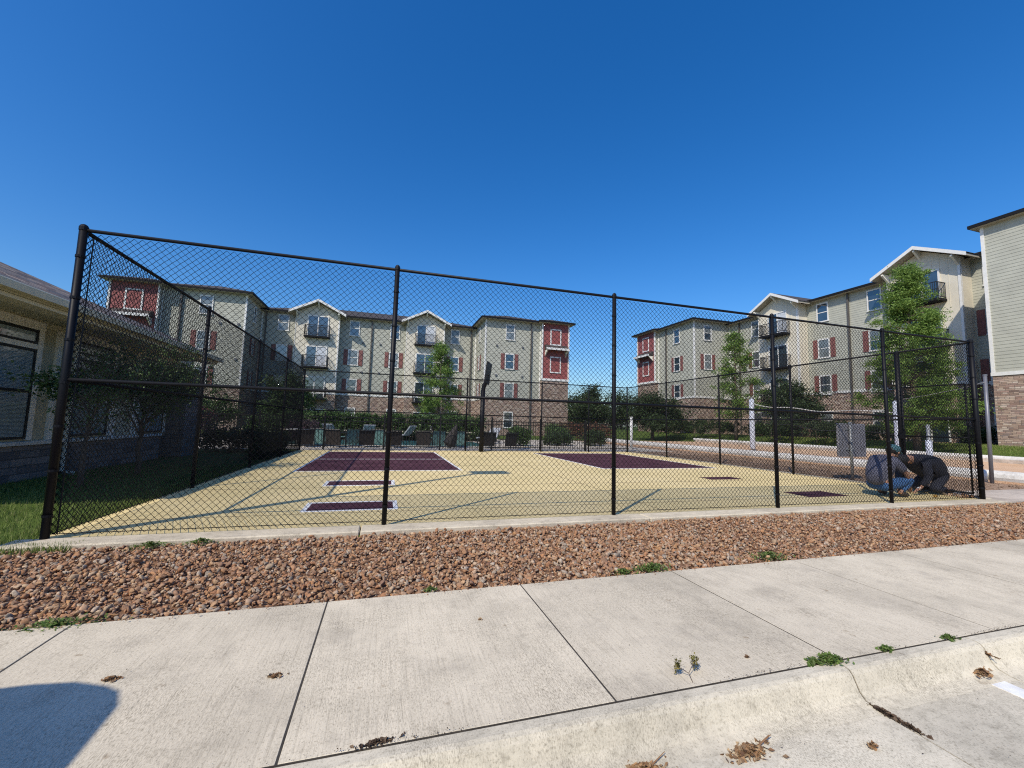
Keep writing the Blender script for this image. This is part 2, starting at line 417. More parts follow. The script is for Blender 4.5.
# ------------------------------------------------------------------ ground and paving
def sm(a, b, t):
    t = min(1, max(0, (t - a) / (b - a))); return t * t * (3 - 2 * t)
def gh(x, y):
    if y < 2.0: return -.40
    if y < 4.84: return -.10
    h = -.03
    if x > 12: h += (.66 + .03) * sm(26.2, 30, x)
    return h
xs = sorted(set([-900, -300, -120, -60, -40, -30, -20, -12, -8, -5, -3.1, 0, 4, 8, 11, 14, 18, 22, 25, 26, 26.5, 27, 27.5, 28, 28.5, 29, 29.5, 30, 31, 34, 36, 40, 60, 100, 300, 900]))
ys = sorted(set([-900, -300, -60, -20, -5, 1.0, 1.9, 2.1, 3.0, 4.3, 4.5, 4.83, 4.85, 5.5, 8, 12, 16, 20, 25, 30, 36, 45, 60, 100, 300, 900]))
V = [(x, y, gh(x, y)) for y in ys for x in xs]; nx = len(xs)
F = [(j * nx + i, j * nx + i + 1, (j + 1) * nx + i + 1, (j + 1) * nx + i) for j in range(len(ys) - 1) for i in range(nx - 1)]
tag(link('ground', mesh_from('ground', V, F, M['lawn'], True)), kind='structure')

def sheet(name, x0, x1, y0, y1, z, mat, th=.0):
    b = MB(); b.box(x0, x1, y0, y1, z - .05, z); return tag(b.build(name, mat), kind='structure')

# court slab, concrete strip
sheet('court_surface', -3.06, 10.95, 5.12, 17.35, 0.0, M['court'])
mk = MB()
def outline(mb, x0, x1, y0, y1, w, z=.006, sides='lrtb'):
    if 'b' in sides: mb.box(x0 - w, x1 + w, y0 - w, y0, .001, z)
    if 't' in sides: mb.box(x0 - w, x1 + w, y1, y1 + w, .001, z)
    if 'l' in sides: mb.box(x0 - w, x0, y0, y1, .001, z)
    if 'r' in sides: mb.box(x1, x1 + w, y0, y1, .001, z)
pu = MB(); rects = [(-1.86, 1.86, 10.5, 16.5), (-.92, .17, 6.03, 6.55), (-.95, .18, 8.22, 8.78), (5.95, 9.75, 10.6, 16.3), (7.45, 8.4, 8.2, 8.62), (7.5, 8.5, 5.85, 6.4)]
for i, r in enumerate(rects):
    pu.box(*r, .001, .004)
for r in rects[:1] + rects[3:4]: outline(mk, *r, .055)
outline(mk, -1.86, 1.86, 13.45, 13.5, 0, sides='b'); mk.box(-1.86, 1.86, 13.5, 13.55, .0045, .0075)
for r in rects[1:3]: outline(mk, *r, .06)
jt = MB()
for yy in (5.86, 8.0, 11.6, 14.5): jt.box(-3.05, 10.94, yy, yy + .012, .0008, .0024 if yy > 6 else .002)
for xx in (3.93,): jt.box(xx, xx + .012, 5.13, 17.3, .0004, .0016)
tag(jt.build('court_joints', simple('court_joint', (.18, .14, .09), .9, .3, 10)), kind='structure')
tag(pu.build('court_colour_blocks', M['purple']), kind='structure')
tag(mk.build('court_lines', M['stripe']), kind='structure')
st = MB()
for a, b2 in ((-3.2, -.2), (-.19, 3.4), (3.41, 7.3), (7.31, 11.05)):
    st.bbox(a, b2, 4.84, 5.115, -.12, .012, .012)
tag(st.build('concrete_strip', M['strip']), kind='structure')
st = MB()
st.bbox(10.955, 11.2, 5.12, 17.5, -.1, .02, .01); st.bbox(-3.06, 10.95, 17.355, 17.6, -.1, .012, .01)
tag(st.build('court_edge', M['strip']), kind='structure')

# sidewalk slabs with joints
st = MB(); js = [-9.63 + 1.333 * i for i in range(0, 26)]
for a, b2 in zip(js, js[1:]):
    st.bbox(a + .0045, b2 - .0045, 1.7255, 3.085, -.11, random.uniform(.0, .002), .0015)
tag(st.build('sidewalk', M['walk']), kind='structure')
# dirt showing in the joints
sheet('joint_soil', -9.6, 23.6, 1.7212, 3.088, -.0008, simple('joint_soil', (.05, .042, .033), .95, .3, 10))

# rolled kerb with its own joints, built in lengths
prof = [(1.722, -.12), (1.722, -.006), (1.712, .0), (1.665, .0), (1.645, -.006), (1.63, -.022), (1.617, -.05), (1.60, -.085), (1.575, -.108), (1.535, -.118), (1.50, -.1225), (1.50, -.2), (1.722, -.2)]
kb = MB(); kj = [-9.0, -6, -3.4, -1.0, 2.33, 3.38, 6.2, 9.2, 12.2, 15.2, 18.2, 21.2, 24.2]
for a, b2 in zip(kj, kj[1:]):
    kb.prism([(a + .005, y, z) for y, z in prof], (b2 - a - .010, 0, 0))
kc = MB(); kc.prism([(-9.0, (y - .004 if y > 1.70 else y + .004), z - .004) for y, z in prof], (33, 0, 0)); tag(kc.build('kerb_filler', simple('joint_filler', (.06, .048, .035), .95, .3, 10)), kind='structure')
kob = kb.build('kerb', M['kerb']); tag(kob, kind='structure')
st = MB()
rj = [-9.0, -6, -3.4, -1.0, 2.33, 3.38, 6.2, 9.2, 14, 20, 26]
for i, (a, b2) in enumerate(zip(rj, rj[1:])):
    st.box(a + .004, b2 - .004, -8, 1.4995, -.3, -.1225)
tag(st.build('pavement', M['road']), kind='structure')
sheet('far_pavement', -60, 60, -60, -8.02, -.13, M['road'])
sheet('pavement_base', -30, 30, -8, 1.499, -.1265, simple('pavement_joint', (.07, .055, .045), .95, .3, 10))
st = MB(); st.box(3.17, 3.28, -3.2, 1.51, -.1222, -.118); tag(st.build('parking_line', M['stripe']), kind='structure')

# gravel bed and path, dirt strip, sand court
sheet('gravel_bed', -9, 24, 3.09, 4.84, -.045, M['gravelbed'])
sheet('side_path', 11.05, 26, 4.86, 5.95, .0, M['path'])
sheet('dirt_strip', 11.2, 15.3, 5.96, 30, -.01, M['dirt'])
st = MB(); st.box(15.3, 25.65, 5.0, 30, -.1, .05); tag(st.build('sand_court', M['sand']), kind='structure')
for nm, X, r, z, n in (('near_border', 15.45, .17, .13, M['beam']), ('far_border', 25.78, .13, .22, M['beam'])):
    b = MB(); y = 1.2 if nm == 'near_border' else 4.0
    while y < 29.5:
        L = 2.9; rr = r
        b.tube([(X, y, z), (X, y + .02, z), (X, y + L - .02, z), (X, y + L, z)], [rr * .86, rr, rr, rr * .86], 12)
        y += L + .03
    tag(b.build(nm, n, smooth=False), kind='structure')
b = MB(); b.box(25.62, 25.95, 4, 30, -.1, .20); tag(b.build('far_border_base', M['path']), kind='structure')
# pool deck and pool
sheet('pool_deck', -12, 14, 17.9, 30, .0, M['deck'])
b = MB(); b.box(-5, 5.2, 21.0, 25.5, .001, .012)
wm, nt, bb = newmat('pool_water'); bb.inputs['Base Color'].default_value = (.08, .24, .25, 1); bb.inputs['Roughness'].default_value = .05
bump(nt, bb, noise(nt, coords(nt), 3), .2, .05)
tag(b.build('pool_water', wm), kind='structure')

# ------------------------------------------------------------------ gravel stones (stuff)
def ico(sub=1):
    t = (1 + 5 ** .5) / 2
    v = [(-1, t, 0), (1, t, 0), (-1, -t, 0), (1, -t, 0), (0, -1, t), (0, 1, t), (0, -1, -t), (0, 1, -t), (t, 0, -1), (t, 0, 1), (-t, 0, -1), (-t, 0, 1)]
    f = [(0, 11, 5), (0, 5, 1), (0, 1, 7), (0, 7, 10), (0, 10, 11), (1, 5, 9), (5, 11, 4), (11, 10, 2), (10, 7, 6), (7, 1, 8), (3, 9, 4), (3, 4, 2), (3, 2, 6), (3, 6, 8), (3, 8, 9), (4, 9, 5), (2, 4, 11), (6, 2, 10), (8, 6, 7), (9, 8, 1)]
    v = [Vector(p).normalized() for p in v]
    for _ in range(sub):
        cache = {}; nf = []
        def mid(a, b):
            k = (min(a, b), max(a, b))
            if k not in cache: v.append(((v[a] + v[b]) / 2).normalized()); cache[k] = len(v) - 1
            return cache[k]
        for a, b, c in f:
            x, y, z = mid(a, b), mid(b, c), mid(c, a); nf += [(a, x, z), (b, y, x), (c, z, y), (x, y, z)]
        f = nf
    return np.array([tuple(p) for p in v]), np.array(f)

def scatter_rocks(name, n, xr, yr, z, s0, s1, mat, sub=1, keep=None, flat=.6, power=2.6, angular=.22):
    bv, bf = ico(sub); nv = len(bv)
    # a few base shapes
    shapes = []
    for k in range(14):
        v = bv * (1 + RNG.uniform(-angular, angular, (nv, 1)))
        # facet: clip with random planes
        for _ in range(8):
            d = RNG.normal(size=3); d /= np.linalg.norm(d); h = RNG.uniform(.38, .78)
            dd = v @ d; over = np.maximum(dd - h, 0)[:, None]; v = v - over * d
        shapes.append(v)
    x = RNG.uniform(*xr, n); y = RNG.uniform(*yr, n)
    s = s0 + (s1 - s0) * RNG.random(n) ** power
    if keep is not None:
        k = keep(x, y); x, y, s = x[k], y[k], s[k]; n = len(x)
    out = np.zeros((n, nv, 3), dtype=np.float32)
    idx = RNG.integers(0, 14, n); A = RNG.uniform(0, 2 * np.pi, n); B = RNG.normal(0, .45, n); Cc = RNG.normal(0, .45, n)
    asp = RNG.uniform(.42, .95, n)
    for i in range(n):
        v = shapes[idx[i]] * np.array([1, asp[i], flat * (.7 + .6 * RNG.random())]) * s[i]
        ca, sa = math.cos(B[i]), math.sin(B[i]); v = v @ np.array([[1, 0, 0], [0, ca, -sa], [0, sa, ca]])
        ca, sa = math.cos(Cc[i]), math.sin(Cc[i]); v = v @ np.array([[ca, 0, sa], [0, 1, 0], [-sa, 0, ca]])
        ca, sa = math.cos(A[i]), math.sin(A[i]); v = v @ np.array([[ca, -sa, 0], [sa, ca, 0], [0, 0, 1]])
        out[i] = v + np.array([x[i], y[i], z + s[i] * flat * .35 + RNG.uniform(0, .018)])
    Fx = (bf[None] + (np.arange(n) * nv)[:, None, None]).reshape(-1, 3)
    return link(name, mesh_np(name, out.reshape(-1, 3), Fx, mat))
# the bed narrows into lawn at the far left
kp = lambda x, y: (y < 4.8 + np.minimum(0, (x + 3.0)) * .12) & ((np.sin(x * 2.3 + 1.2) * np.sin(y * 3.7 + x) + .35 * np.sin(x * 9.1) * np.sin(y * 8.3)) < 1.3)
g = scatter_rocks('gravel_stones', 21000, (-4.2, 3.5), (3.10, 4.83), -.036, .011, .033, M['rocks'], keep=kp)
tag(g, kind='stuff')
tag(scatter_rocks('larger_gravel_stones', 500, (-4.2, 9), (3.12, 4.82), -.02, .022, .042, M['rocks'], keep=kp), kind='stuff')
g = scatter_rocks('distant_gravel_stones', 32000, (3.5, 17), (3.10, 4.83), -.036, .011, .031, M['rocks'], sub=0)
tag(g, kind='stuff')
g = scatter_rocks('mulch_chips', 5000, (11.25, 15.2), (6.0, 16), -.012, .012, .045, M['mulch'], sub=0, flat=.35)
tag(g, kind='stuff')

sc_ = scatter_rocks('seam_crumbs', 5200, (-2, 9), (1.714, 1.740), -.003, .0012, .0045, M['debris'], sub=0, flat=.5, power=3, keep=lambda x, y: np.abs(y - 1.7255 + .002 * np.sin(x * 9)) < .0015 + .010 * np.maximum(0, np.sin(x * 1.9 + .8) * np.sin(x * 5.3 + 1.0))); tag(sc_, kind='stuff')
sc_ = scatter_rocks('edge_crumbs', 900, (-3, 9), (3.03, 3.10), .001, .0015, .009, M['rocks'], sub=0, flat=.5, power=3); tag(sc_, kind='stuff')
sc_ = scatter_rocks('paving_crumbs', 500, (-2, 8), (.6, 3.0), .001, .001, .0032, M['debris'], sub=0, flat=.5, power=3, keep=lambda x, y: (y > 1.76)); tag(sc_, kind='stuff')
sc_ = scatter_rocks('gutter_crumbs', 500, (0, 6), (.8, 1.52), -.122, .001, .004, M['debris'], sub=0, flat=.5, power=3); tag(sc_, kind='stuff')
# ------------------------------------------------------------------ grass
def blades(name, n, xr, yr, zf, h0, h1, mat, keep=None, wd=.004):
    x = RNG.uniform(*xr, n); y = RNG.uniform(*yr, n)
    if keep is not None: k = keep(x, y); x, y = x[k], y[k]; n = len(x)
    z = np.array([zf(a, b) for a, b in zip(x, y)])
    h = RNG.uniform(h0, h1, n); a = RNG.uniform(0, 6.28, n); lean = RNG.uniform(0, .7, n) * h; la = RNG.uniform(0, 6.28, n)
    p = np.stack([x, y, z], 1); u = np.stack([np.cos(a), np.sin(a), 0 * a], 1) * wd
    top = p + np.stack([np.cos(la) * lean, np.sin(la) * lean, h], 1)
    V = np.stack([p - u, p + u, top], 1).reshape(-1, 3); F = np.arange(3 * n).reshape(-1, 3)
    return link(name, mesh_np(name, V, F, mat))
tag(blades('lawn_grass', 42000, (-9, -3.17), (4.9, 12), lambda x, y: -.035, .03, .075, M['blade']), kind='stuff')
tag(blades('lawn_edge_grass', 5000, (-3.4, -3.02), (4.95, 12), lambda x, y: -.03, .03, .09, M['blade']), kind='stuff')
tag(blades('far_lawn_grass', 26000, (26, 31), (10, 26), gh, .05, .14, M['blade'], wd=.012), kind='stuff')
tag(blades('corner_grass', 900, (-3.35, -2.6), (4.70, 4.95), lambda x, y: -.03, .03, .08, M['blade']), kind='stuff')

def weed(x, y, z, r, label, n=60, h=.05, mat='weed', name='weed'):
    r *= 1.25; n = int(n * 2.0); h *= 1.15
    """low sprawling weed: small leaves on short stems"""
    V = []; F = []; 
    for i in range(n):
        a = random.uniform(0, 6.28); d = r * abs(random.gauss(0, .5)); hh = h * random.uniform(.2, 1) * max(.3, 1 - d / r / 1.4)
        c = Vector((math.cos(a) * d * 1.3, math.sin(a) * d * .7, hh)); L = random.uniform(.008, .018)
        u = Vector((random.uniform(-1, 1), random.uniform(-1, 1), random.uniform(-.4, .6))).normalized() * L
        w_ = u.cross(Vector((random.uniform(-.3, .3), random.uniform(-.3, .3), 1))).normalized() * L * .45
        k = len(V); V += [c - u, c + w_, c + u, c - w_]; F.append((k, k + 1, k + 2, k + 3))
    for i in range(max(4, n // 12)):
        a = random.uniform(0, 6.28); d = r * random.uniform(.2, .9)
        p = Vector((math.cos(a) * d * 1.3, math.sin(a) * d * .7, h * .5)); k = len(V)
        V += [Vector((-.0012, 0, 0)), Vector((.0012, 0, 0)), p + Vector((.0008, 0, 0)), p - Vector((.0008, 0, 0))]; F.append((k, k + 1, k + 2, k + 3))
    o = link(name, mesh_from(name, V, F, M[mat]), None, (x, y, z)); o.scale = (1.0, 1.0, 1.0)
    return tag(o, label, 'weed', 'green weeds along the paving')
weed(2.24, 3.17, -.02, .13, 'bushy green weed at the gravel edge above the middle sidewalk joint', 260, .06)
weed(1.96, 3.17, -.02, .07, 'smaller green weed just left of the bushy weed at the sidewalk edge', 110, .04)
weed(3.60, 3.24, -.02, .16, 'spreading green weed at the gravel edge furthest right along the sidewalk', 260, .05)
weed(.37, 3.15, -.02, .05, 'dark sparse weed at the gravel edge below the second fence post', 60, .035)
weed(-1.72, 3.10, -.02, .16, 'flat green weed at the far left end of the sidewalk edge', 240, .04)
weed(-2.0, 4.74, -.02, .13, 'leafy weed in the gravel close to the left corner post', 200, .05)
weed(-1.62, 4.78, -.02, .09, 'leafy weed in the gravel against the concrete strip, right of its twin', 160, .05)
weed(2.31, 1.728, .0, .06, 'largest green weed growing where the kerb joint meets the sidewalk', 170, .03)
weed(2.20, 1.73, .0, .03, 'tiny green weed just left of the largest kerb weed', 60, .02)
weed(2.73, 1.73, .0, .03, 'small green weed in the kerb seam midway between two kerb joints', 60, .02)
weed(3.26, 1.73, .0, .035, 'small green weed in the kerb seam furthest right', 60, .02)

# sprig sticking from the kerb seam: stem with two leafy heads
t = thing('sprig', 'small two-headed sprig of dry olive leaves lying by the kerb seam', 'plant sprig', (1.46, 1.75, .0))
b = MB(); b.tube([(1.46, 1.75, 0), (1.47, 1.79, .02), (1.44, 1.81, .035)], .0018, 5); b.tube([(1.47, 1.79, .02), (1.52, 1.82, .04)], .0015, 5); b.build('stem', M['bark'], t)
V = []; F = []
for cx_, cy_, cz_ in ((1.43, 1.82, .045), (1.535, 1.83, .05)):
    for i in range(130):
        c = Vector((cx_ - 1.46 + random.gauss(0, .009), cy_ - 1.75 + random.gauss(0, .008), cz_ + random.gauss(0, .016))); u = Vector([random.uniform(-1, 1) for _ in range(3)]).normalized() * .008
        w_ = u.cross(Vector((.3, .2, 1))).normalized() * .004; k = len(V); V += [c - u, c + w_, c + u, c - w_]; F.append((k, k + 1, k + 2, k + 3))
link('leaves', mesh_from('sprig_leaves', V, F, island('olive_dry', [(.12, .12, .03), (.25, .20, .06), (.09, .10, .03)])), t)

def litter(x, y, z, r, label, n=70, tail=0, name='leaf_litter', flat=1.0, mat='leaf_dry', ax=(1.3, .6, 0)):
    V = []; F = []
    for i in range(n):
        a = random.uniform(0, 6.28); d = r * abs(random.gauss(0, .45))
        cx_, cy_ = math.cos(a) * d * ax[0], math.sin(a) * d * ax[1]; cr, sr = math.cos(ax[2]), math.sin(ax[2])
        c = Vector((cx_ * cr - cy_ * sr, cx_ * sr + cy_ * cr, flat * random.uniform(.002, .026) * max(.25, 1 - d / r)))
        L = random.uniform(.005, .016); u = Vector((random.uniform(-1, 1), random.uniform(-1, 1), random.uniform(-.5, .5))).normalized() * L
        w_ = u.cross(Vector((random.uniform(-.6, .6), random.uniform(-.6, .6), 1))).normalized() * L * random.uniform(.4, .9)
        k = len(V); V += [c - u, c + w_ + Vector((0, 0, .004)), c + u, c - w_]; F.append((k, k + 1, k + 2, k + 3))
    for i in range(tail):
        a = random.gauss(.3, .25); p = Vector((math.cos(a), math.sin(a), .1)); k = len(V); q = p * r * .6; e = p * r * random.uniform(1.2, 2.1) + Vector((0, 0, .01)); s = Vector((0, .0035, .001))
        V += [q - s, q + s, e + s * .4, e - s * .4]; F.append((k, k + 1, k + 2, k + 3))
    o = link(name, mesh_from(name, V, F, M[mat]), None, (x, y, z))
    return tag(o, label, 'leaf litter', 'dry leaf clumps in the gutter')
litter(1.50, 1.475, -.122, .085, 'curled dry leaf clump with twigs lying in the gutter at bottom centre', 420, 3)
litter(1.01, 1.50, -.122, .095, 'reddish dry leaf heap cut by the bottom edge of the picture', 420, 1)
litter(2.04, 1.36, -.122, .020, 'small round brown leaf curl in the gutter right of the twiggy clump', 40, 0)
litter(2.335, 1.50, -.118, .05, 'dark strip of packed debris at the foot of the kerb joint', 300, 0, flat=.4, mat='debris', ax=(1.6, .35, -1.45))
litter(2.345, 1.40, -.122, .04, 'dark debris patch running on along the pavement joint', 160, 0, flat=.35, mat='debris', ax=(1.5, .3, -1.5))
litter(3.22, 1.57, -.105, .055, 'pale crumpled leaves at the kerb foot beside the white line', 160, 2)
litter(3.375, 1.63, -.05, .03, 'narrow run of brown leaves caught in the right kerb joint', 90, 0, flat=.6, ax=(1.6, .3, 1.6))
litter(.03, 1.735, .002, .06, 'dark twiggy debris lying in the kerb seam near the bottom centre left', 130, 0, flat=.5, mat='debris', ax=(1.5, .22, .12))
litter(1.85, 1.26, -.122, .014, 'single orange leaf at the very bottom of the pavement', 8, 0)
for x, y, nm in ((-1.12, 2.43, 'flat brown leaf scrap beside the car shadow'), (-.42, 2.28, 'flat brown leaf scrap left of the second sidewalk joint'), (.62, 2.6, 'tiny dark leaf in the middle of the sidewalk'), (1.9, 1.86, 'small dark leaf near the kerb seam on the sidewalk')):
    litter(x, y, .003, .034 if 'flat brown' in nm else .012, nm, 70 if 'flat brown' in nm else 8, 0, flat=.12 if 'flat brown' in nm else .3)

# ------------------------------------------------------------------ chain link fences
def chain_panel(p0, p1, z0, z1, name, parent, rad=.0041, cell=.069, pinch=None):
    p0 = np.array(p0, float); p1 = np.array(p1, float); L = np.linalg.norm(p1 - p0); u = (p1 - p0) / L; n = np.array([-u[1], u[0]])
    h = cell / 2; nw = int(L / h); nz = int((z1 - z0) / h) + 1
    k = np.arange(nw)[:, None]; i = np.arange(nz)[None, :]
    par = (k + i) % 2
    s = k * h + h * par + .0; z = z0 + i * h + 0 * k
    # soft irregularity of the woven mesh
    s = s + .006 * np.sin(z * 1.7 + s * .9) + .003 * np.sin(s * 5.1 + z * 3.3); z = z + .005 * np.sin(s * 1.3 + 1.0) + .0015 * np.sin(s * 9 + z * 7)
    off = np.where(par == 1, .0028, -.0028) * np.where(k % 2 == 0, 1, -1) + .008 * np.sin(s * .8) * np.sin((z - z0) / (z1 - z0) * 3.14)
    s = np.clip(s, 0, L)
    base = np.stack([p0[0] + u[0] * s + n[0] * off, p0[1] + u[1] * s + n[1] * off, z + 0 * s], -1)
    ring = np.array([[math.cos(a), math.sin(a)] for a in (0, 2 * math.pi / 3, 4 * math.pi / 3)]) * rad
    # ring around an axis that leans +-45deg: use horizontal along-fence and normal plus small z
    V = base[:, :, None, :] + ring[None, None, :, 0:1] * np.array([u[0], u[1], 0]) * .8 + ring[None, None, :, 1:2] * np.array([n[0], n[1], 0]) 
    V = V.reshape(-1, 3)
    idx = (np.arange(nw)[:, None] * nz + np.arange(nz - 1)[None, :]).reshape(-1) * 3
    F = []
    for a in range(3):
        b_ = (a + 1) % 3
        F.append(np.stack([idx + a, idx + b_, idx + b_ + 3, idx + a + 3], 1))
    F = np.concatenate(F)
    o = world_loc(parent)
    V = V - np.array([o.x, o.y, o.z])
    return link(name, mesh_np('chain_mesh', V, F, M['wire']), parent)

def post(parent, x, y, r, h, cap='ball'):
    b = MB(); b.tube([(x, y, -.02), (x, y, h)], r, 12); o = b.build('post', M['fence'], parent)
    for p in o.data.polygons: p.use_smooth = len(p.vertices) == 4
    c = MB(); c.tube([(x, y, h - .03), (x, y, h + .005), (x, y, h + .025), (x, y, h + .035)], [r * 1.12, r * 1.12, r * .8, r * .3], 12); c.build('post_cap', M['fence'], o)
    return o
def rail(parent, name, p, q, r):
    b = MB(); b.tube([p, q], r, 10); o = b.build(name, M['fence'], parent)
    for f in o.data.polygons: f.use_smooth = len(f.vertices) == 4
    return o
def fence(name, label, p0, p1, posts, pr, z1=3.0, off=(0, 0), ties=True):
    z1 += .018
    t = thing(name, label, 'fence', (p0[0], p0[1], 0), 0, 'chain link fences around the court')
    pob = [post(t, x, y, r, z1 + .02) for x, y, r in posts]
    dx, dy = off
    rail(t, 'top_rail', (p0[0], p0[1], z1 - .005), (p1[0], p1[1], z1 - .005), pr)
    rail(t, 'mid_rail', (p0[0], p0[1], z1 * .5), (p1[0], p1[1], z1 * .5), pr)
    rail(t, 'bottom_wire', (p0[0] + dx, p0[1] + dy, .045), (p1[0] + dx, p1[1] + dy, .045), .004)
    chain_panel((p0[0] + dx, p0[1] + dy), (p1[0] + dx, p1[1] + dy), .025, z1 + .0, 'chain_mesh', t)
    if ties:
        for (x, y, r), po in zip(posts, pob):
            me = None
            for k in range(7):
                if me is None:
                    b = MB(); b.tube([(0, 0, -.012), (0, 0, .012)], r * 1.18, 10); me = mesh_from('tension_band', b.v, b.f, M['fence'])
                link('tension_band', me, po, (x - t.location.x, y - t.location.y, .22 + k * .42))
    return t
Y0 = 5.10; XR = 10.9; YB = 17.28
front_posts = [(-2.985, Y0, .034), (.05, Y0, .028), (3.01, Y0, .028), (5.87, Y0, .028), (8.40, Y0, .028), (10.86, Y0, .042)]
ff = fence('chain_link_fence', 'tall black chain link fence nearest the sidewalk, along the gravel', (-2.99, Y0), (10.88, Y0), front_posts, .018, off=(0, .035))
for xx in (-2.92, 10.79):
    b = MB(); b.box(xx, xx + .01, Y0 + .03, Y0 + .036, .05, 2.95); b.build('tension_bar', M['fence'], ff)
fence('chain_link_fence', 'tall black chain link fence along the lawn on the clubhouse side', (-2.99, Y0), (-2.99, YB), [(-2.99, y, .030) for y in (8.25, 11.3, 14.3, 17.28)], .021, off=(.03, 0))
fence('chain_link_fence', 'tall black chain link fence at the far end before the pool', (-2.99, YB), (XR, YB), [(x, YB, .030) for x in (0.2, 3.25, 6.6, 8.9)], .021, off=(0, -.03))
fr = fence('chain_link_fence', 'tall black chain link fence beside the brown dirt strip and sand court', (XR, Y0), (XR, YB), [(XR, y, .030) for y in (8.95, 11.6, 14.4, 17.28)], .021, off=(.03, 0))
# gate leaf and its heavy post near the front right corner
t = thing('fence_gate', 'black chain link gate leaf beside the right front corner post', 'gate', (XR, 6.35, 0))
post(t, XR - .02, 6.35, .047, 3.0)
rail(t, 'gate_frame', (XR - .1, 5.2, 2.2), (XR - .1, 6.25, 2.2), .014); rail(t, 'gate_frame', (XR - .1, 5.2, .1), (XR - .1, 5.2, 2.2), .014); rail(t, 'gate_frame', (XR - .1, 6.25, .1), (XR - .1, 6.25, 2.2), .014); rail(t, 'gate_frame', (XR - .1, 5.2, .1), (XR - .1, 6.25, .1), .02)
rail(t, 'gate_frame', (XR - .1, 5.2, 1.15), (XR - .1, 6.25, 1.15), .015)
b = MB(); b.box(XR - .15, XR - .10, 6.22, 6.34, 1.1, 1.22); b.tube([(XR - .14, 6.2, 1.16), (XR - .14, 6.05, 1.16)], .012, 6); b.build('latch', M['fence'], t)

# ------------------------------------------------------------------ pool picket fence
PY_ = 17.8
t = thing('picket_fence', 'black ornamental metal picket fence around the pool behind the court', 'fence', (3, PY_, 0))
b = MB(); x = -9.0
while x < 11.3:
    b.box(x - .009, x + .009, PY_ - .009, PY_ + .009, .06, 1.32); x += .115
b.build('picket', M['rail'], t)
for z in (.14, 1.12, 1.27):
    b = MB(); b.box(-9, 11.3, PY_ - .016, PY_ + .016, z - .016, z + .016); b.build('rail', M['rail'], t)
x = -9.0
while x < 11.4:
    b = MB(); b.box(x - .03, x + .03, PY_ - .03, PY_ + .03, -.02, 1.38); b.ball((x, PY_, 1.41), .035, 8, 5); b.build('post', M['rail'], t); x += 2.25
t = thing('picket_fence', 'black ornamental picket fence running back from the pool fence corner on the left', 'fence', (-9, 20, 0))
b = MB(); y = 17.9
while y < 27:
    b.box(-9.009, -8.991, y - .009, y + .009, .06, 1.32); y += .115
b.build('picket', M['rail'], t)
for z in (.14, 1.27):
    b = MB(); b.box(-9.016, -8.984, 17.86, 27, z - .016, z + .016); b.build('rail', M['rail'], t)

# ------------------------------------------------------------------ basketball hoop seen edge-on
t = thing('basketball_hoop', 'black basketball goal seen edge-on beyond the far fence', 'basketball hoop', (3.87, 17.05, 0))
b = MB(); b.tube([(3.87, 17.05, 0), (3.87, 17.05, 2.55)], .095, 12); b.build('pole', M['fence'], t, True)
b = MB(); b.tube([(3.87, 17.05, 2.5), (3.9, 17.02, 2.75), (3.98, 17.0, 3.0), (4.05, 17.0, 3.2)], [.095, .08, .06, .05], 8); b.tube([(3.87, 17.05, 2.4), (4.0, 17.0, 2.85)], .03, 8); b.build('arm', M['fence'], t)
ang = math.atan2(17.0, 4.05)   # board plane
dx, dy = math.cos(R(66)), math.sin(R(66)); nx_, ny_ = -dy, dx
b = MB(); c = Vector((4.04, 17.0, 0))
hw = .5
pts = [(c.x - dx * hw - nx_ * .03 - .05, c.y - dy * hw - ny_ * .03, 2.83), (c.x + dx * hw - nx_ * .03 - .05, c.y + dy * hw - ny_ * .03, 2.83), (c.x + dx * hw - nx_ * .03 + .06, c.y + dy * hw - ny_ * .03, 3.72), (c.x - dx * hw - nx_ * .03 + .06, c.y - dy * hw - ny_ * .03, 3.72)]
b.prism(pts, (nx_ * .05, ny_ * .05, 0)); b.build('backboard', M['fence'], t)
b = MB(); ring = [(3.78 + math.cos(a) * .2 - .12, 17.0 + math.sin(a) * .2, 2.93) for a in [i * math.pi / 8 for i in range(17)]]
b.tube(ring, .010, 6, False); b.tube([(3.86, 17, 2.93), (3.95, 17, 2.93)], .02, 6); b.build('rim', M['rubber'], t)

# ------------------------------------------------------------------ volleyball gear
t = thing('volleyball_post', 'thick white padded volleyball post at the near left of the net', 'volleyball post', (19.1, 18.0, .05))
b = MB(); b.tube([(19.1, 18, .05), (19.1, 18, 2.95)], .06, 10); b.build('pole', M['galv'], t, True)
b = MB(); b.tube([(19.1, 18, .15), (19.1, 18, .2), (19.1, 18, 2.8), (19.1, 18, 2.86)], [.10, .13, .13, .10], 12); b.build('padding', M['bluegrey'], t, True)
t = thing('volleyball_post', 'white padded volleyball post seen above the two crouching workers', 'volleyball post', (19.1, 11.25, .05))
b = MB(); b.tube([(19.1, 11.25, .05), (19.1, 11.25, 2.5)], .06, 10); b.build('pole', M['galv'], t, True)
b = MB(); b.tube([(19.1, 11.25, .15), (19.1, 11.25, .2), (19.1, 11.25, 2.4), (19.1, 11.25, 2.45)], [.09, .115, .115, .09], 12); b.build('padding', M['bluegrey'], t, True)
t = thing('volleyball_net', 'sagging dark volleyball net with pale top tape over the sand', 'net', (19.1, 14.6, .05))
def ntz(y): f = (y - 11.3) / 6.65; return 2.06 + .5 * f * f + .05 * math.sin(y * 2.1) + (.35 * max(0, f - .8) * 5 * .2)
b = MB(); ysn = [11.35 + i * .1 for i in range(66)]
b.tube([(19.1, y, ntz(y)) for y in ysn], .022, 6); b.build('top_tape', M['nettape'], t)
b = MB()
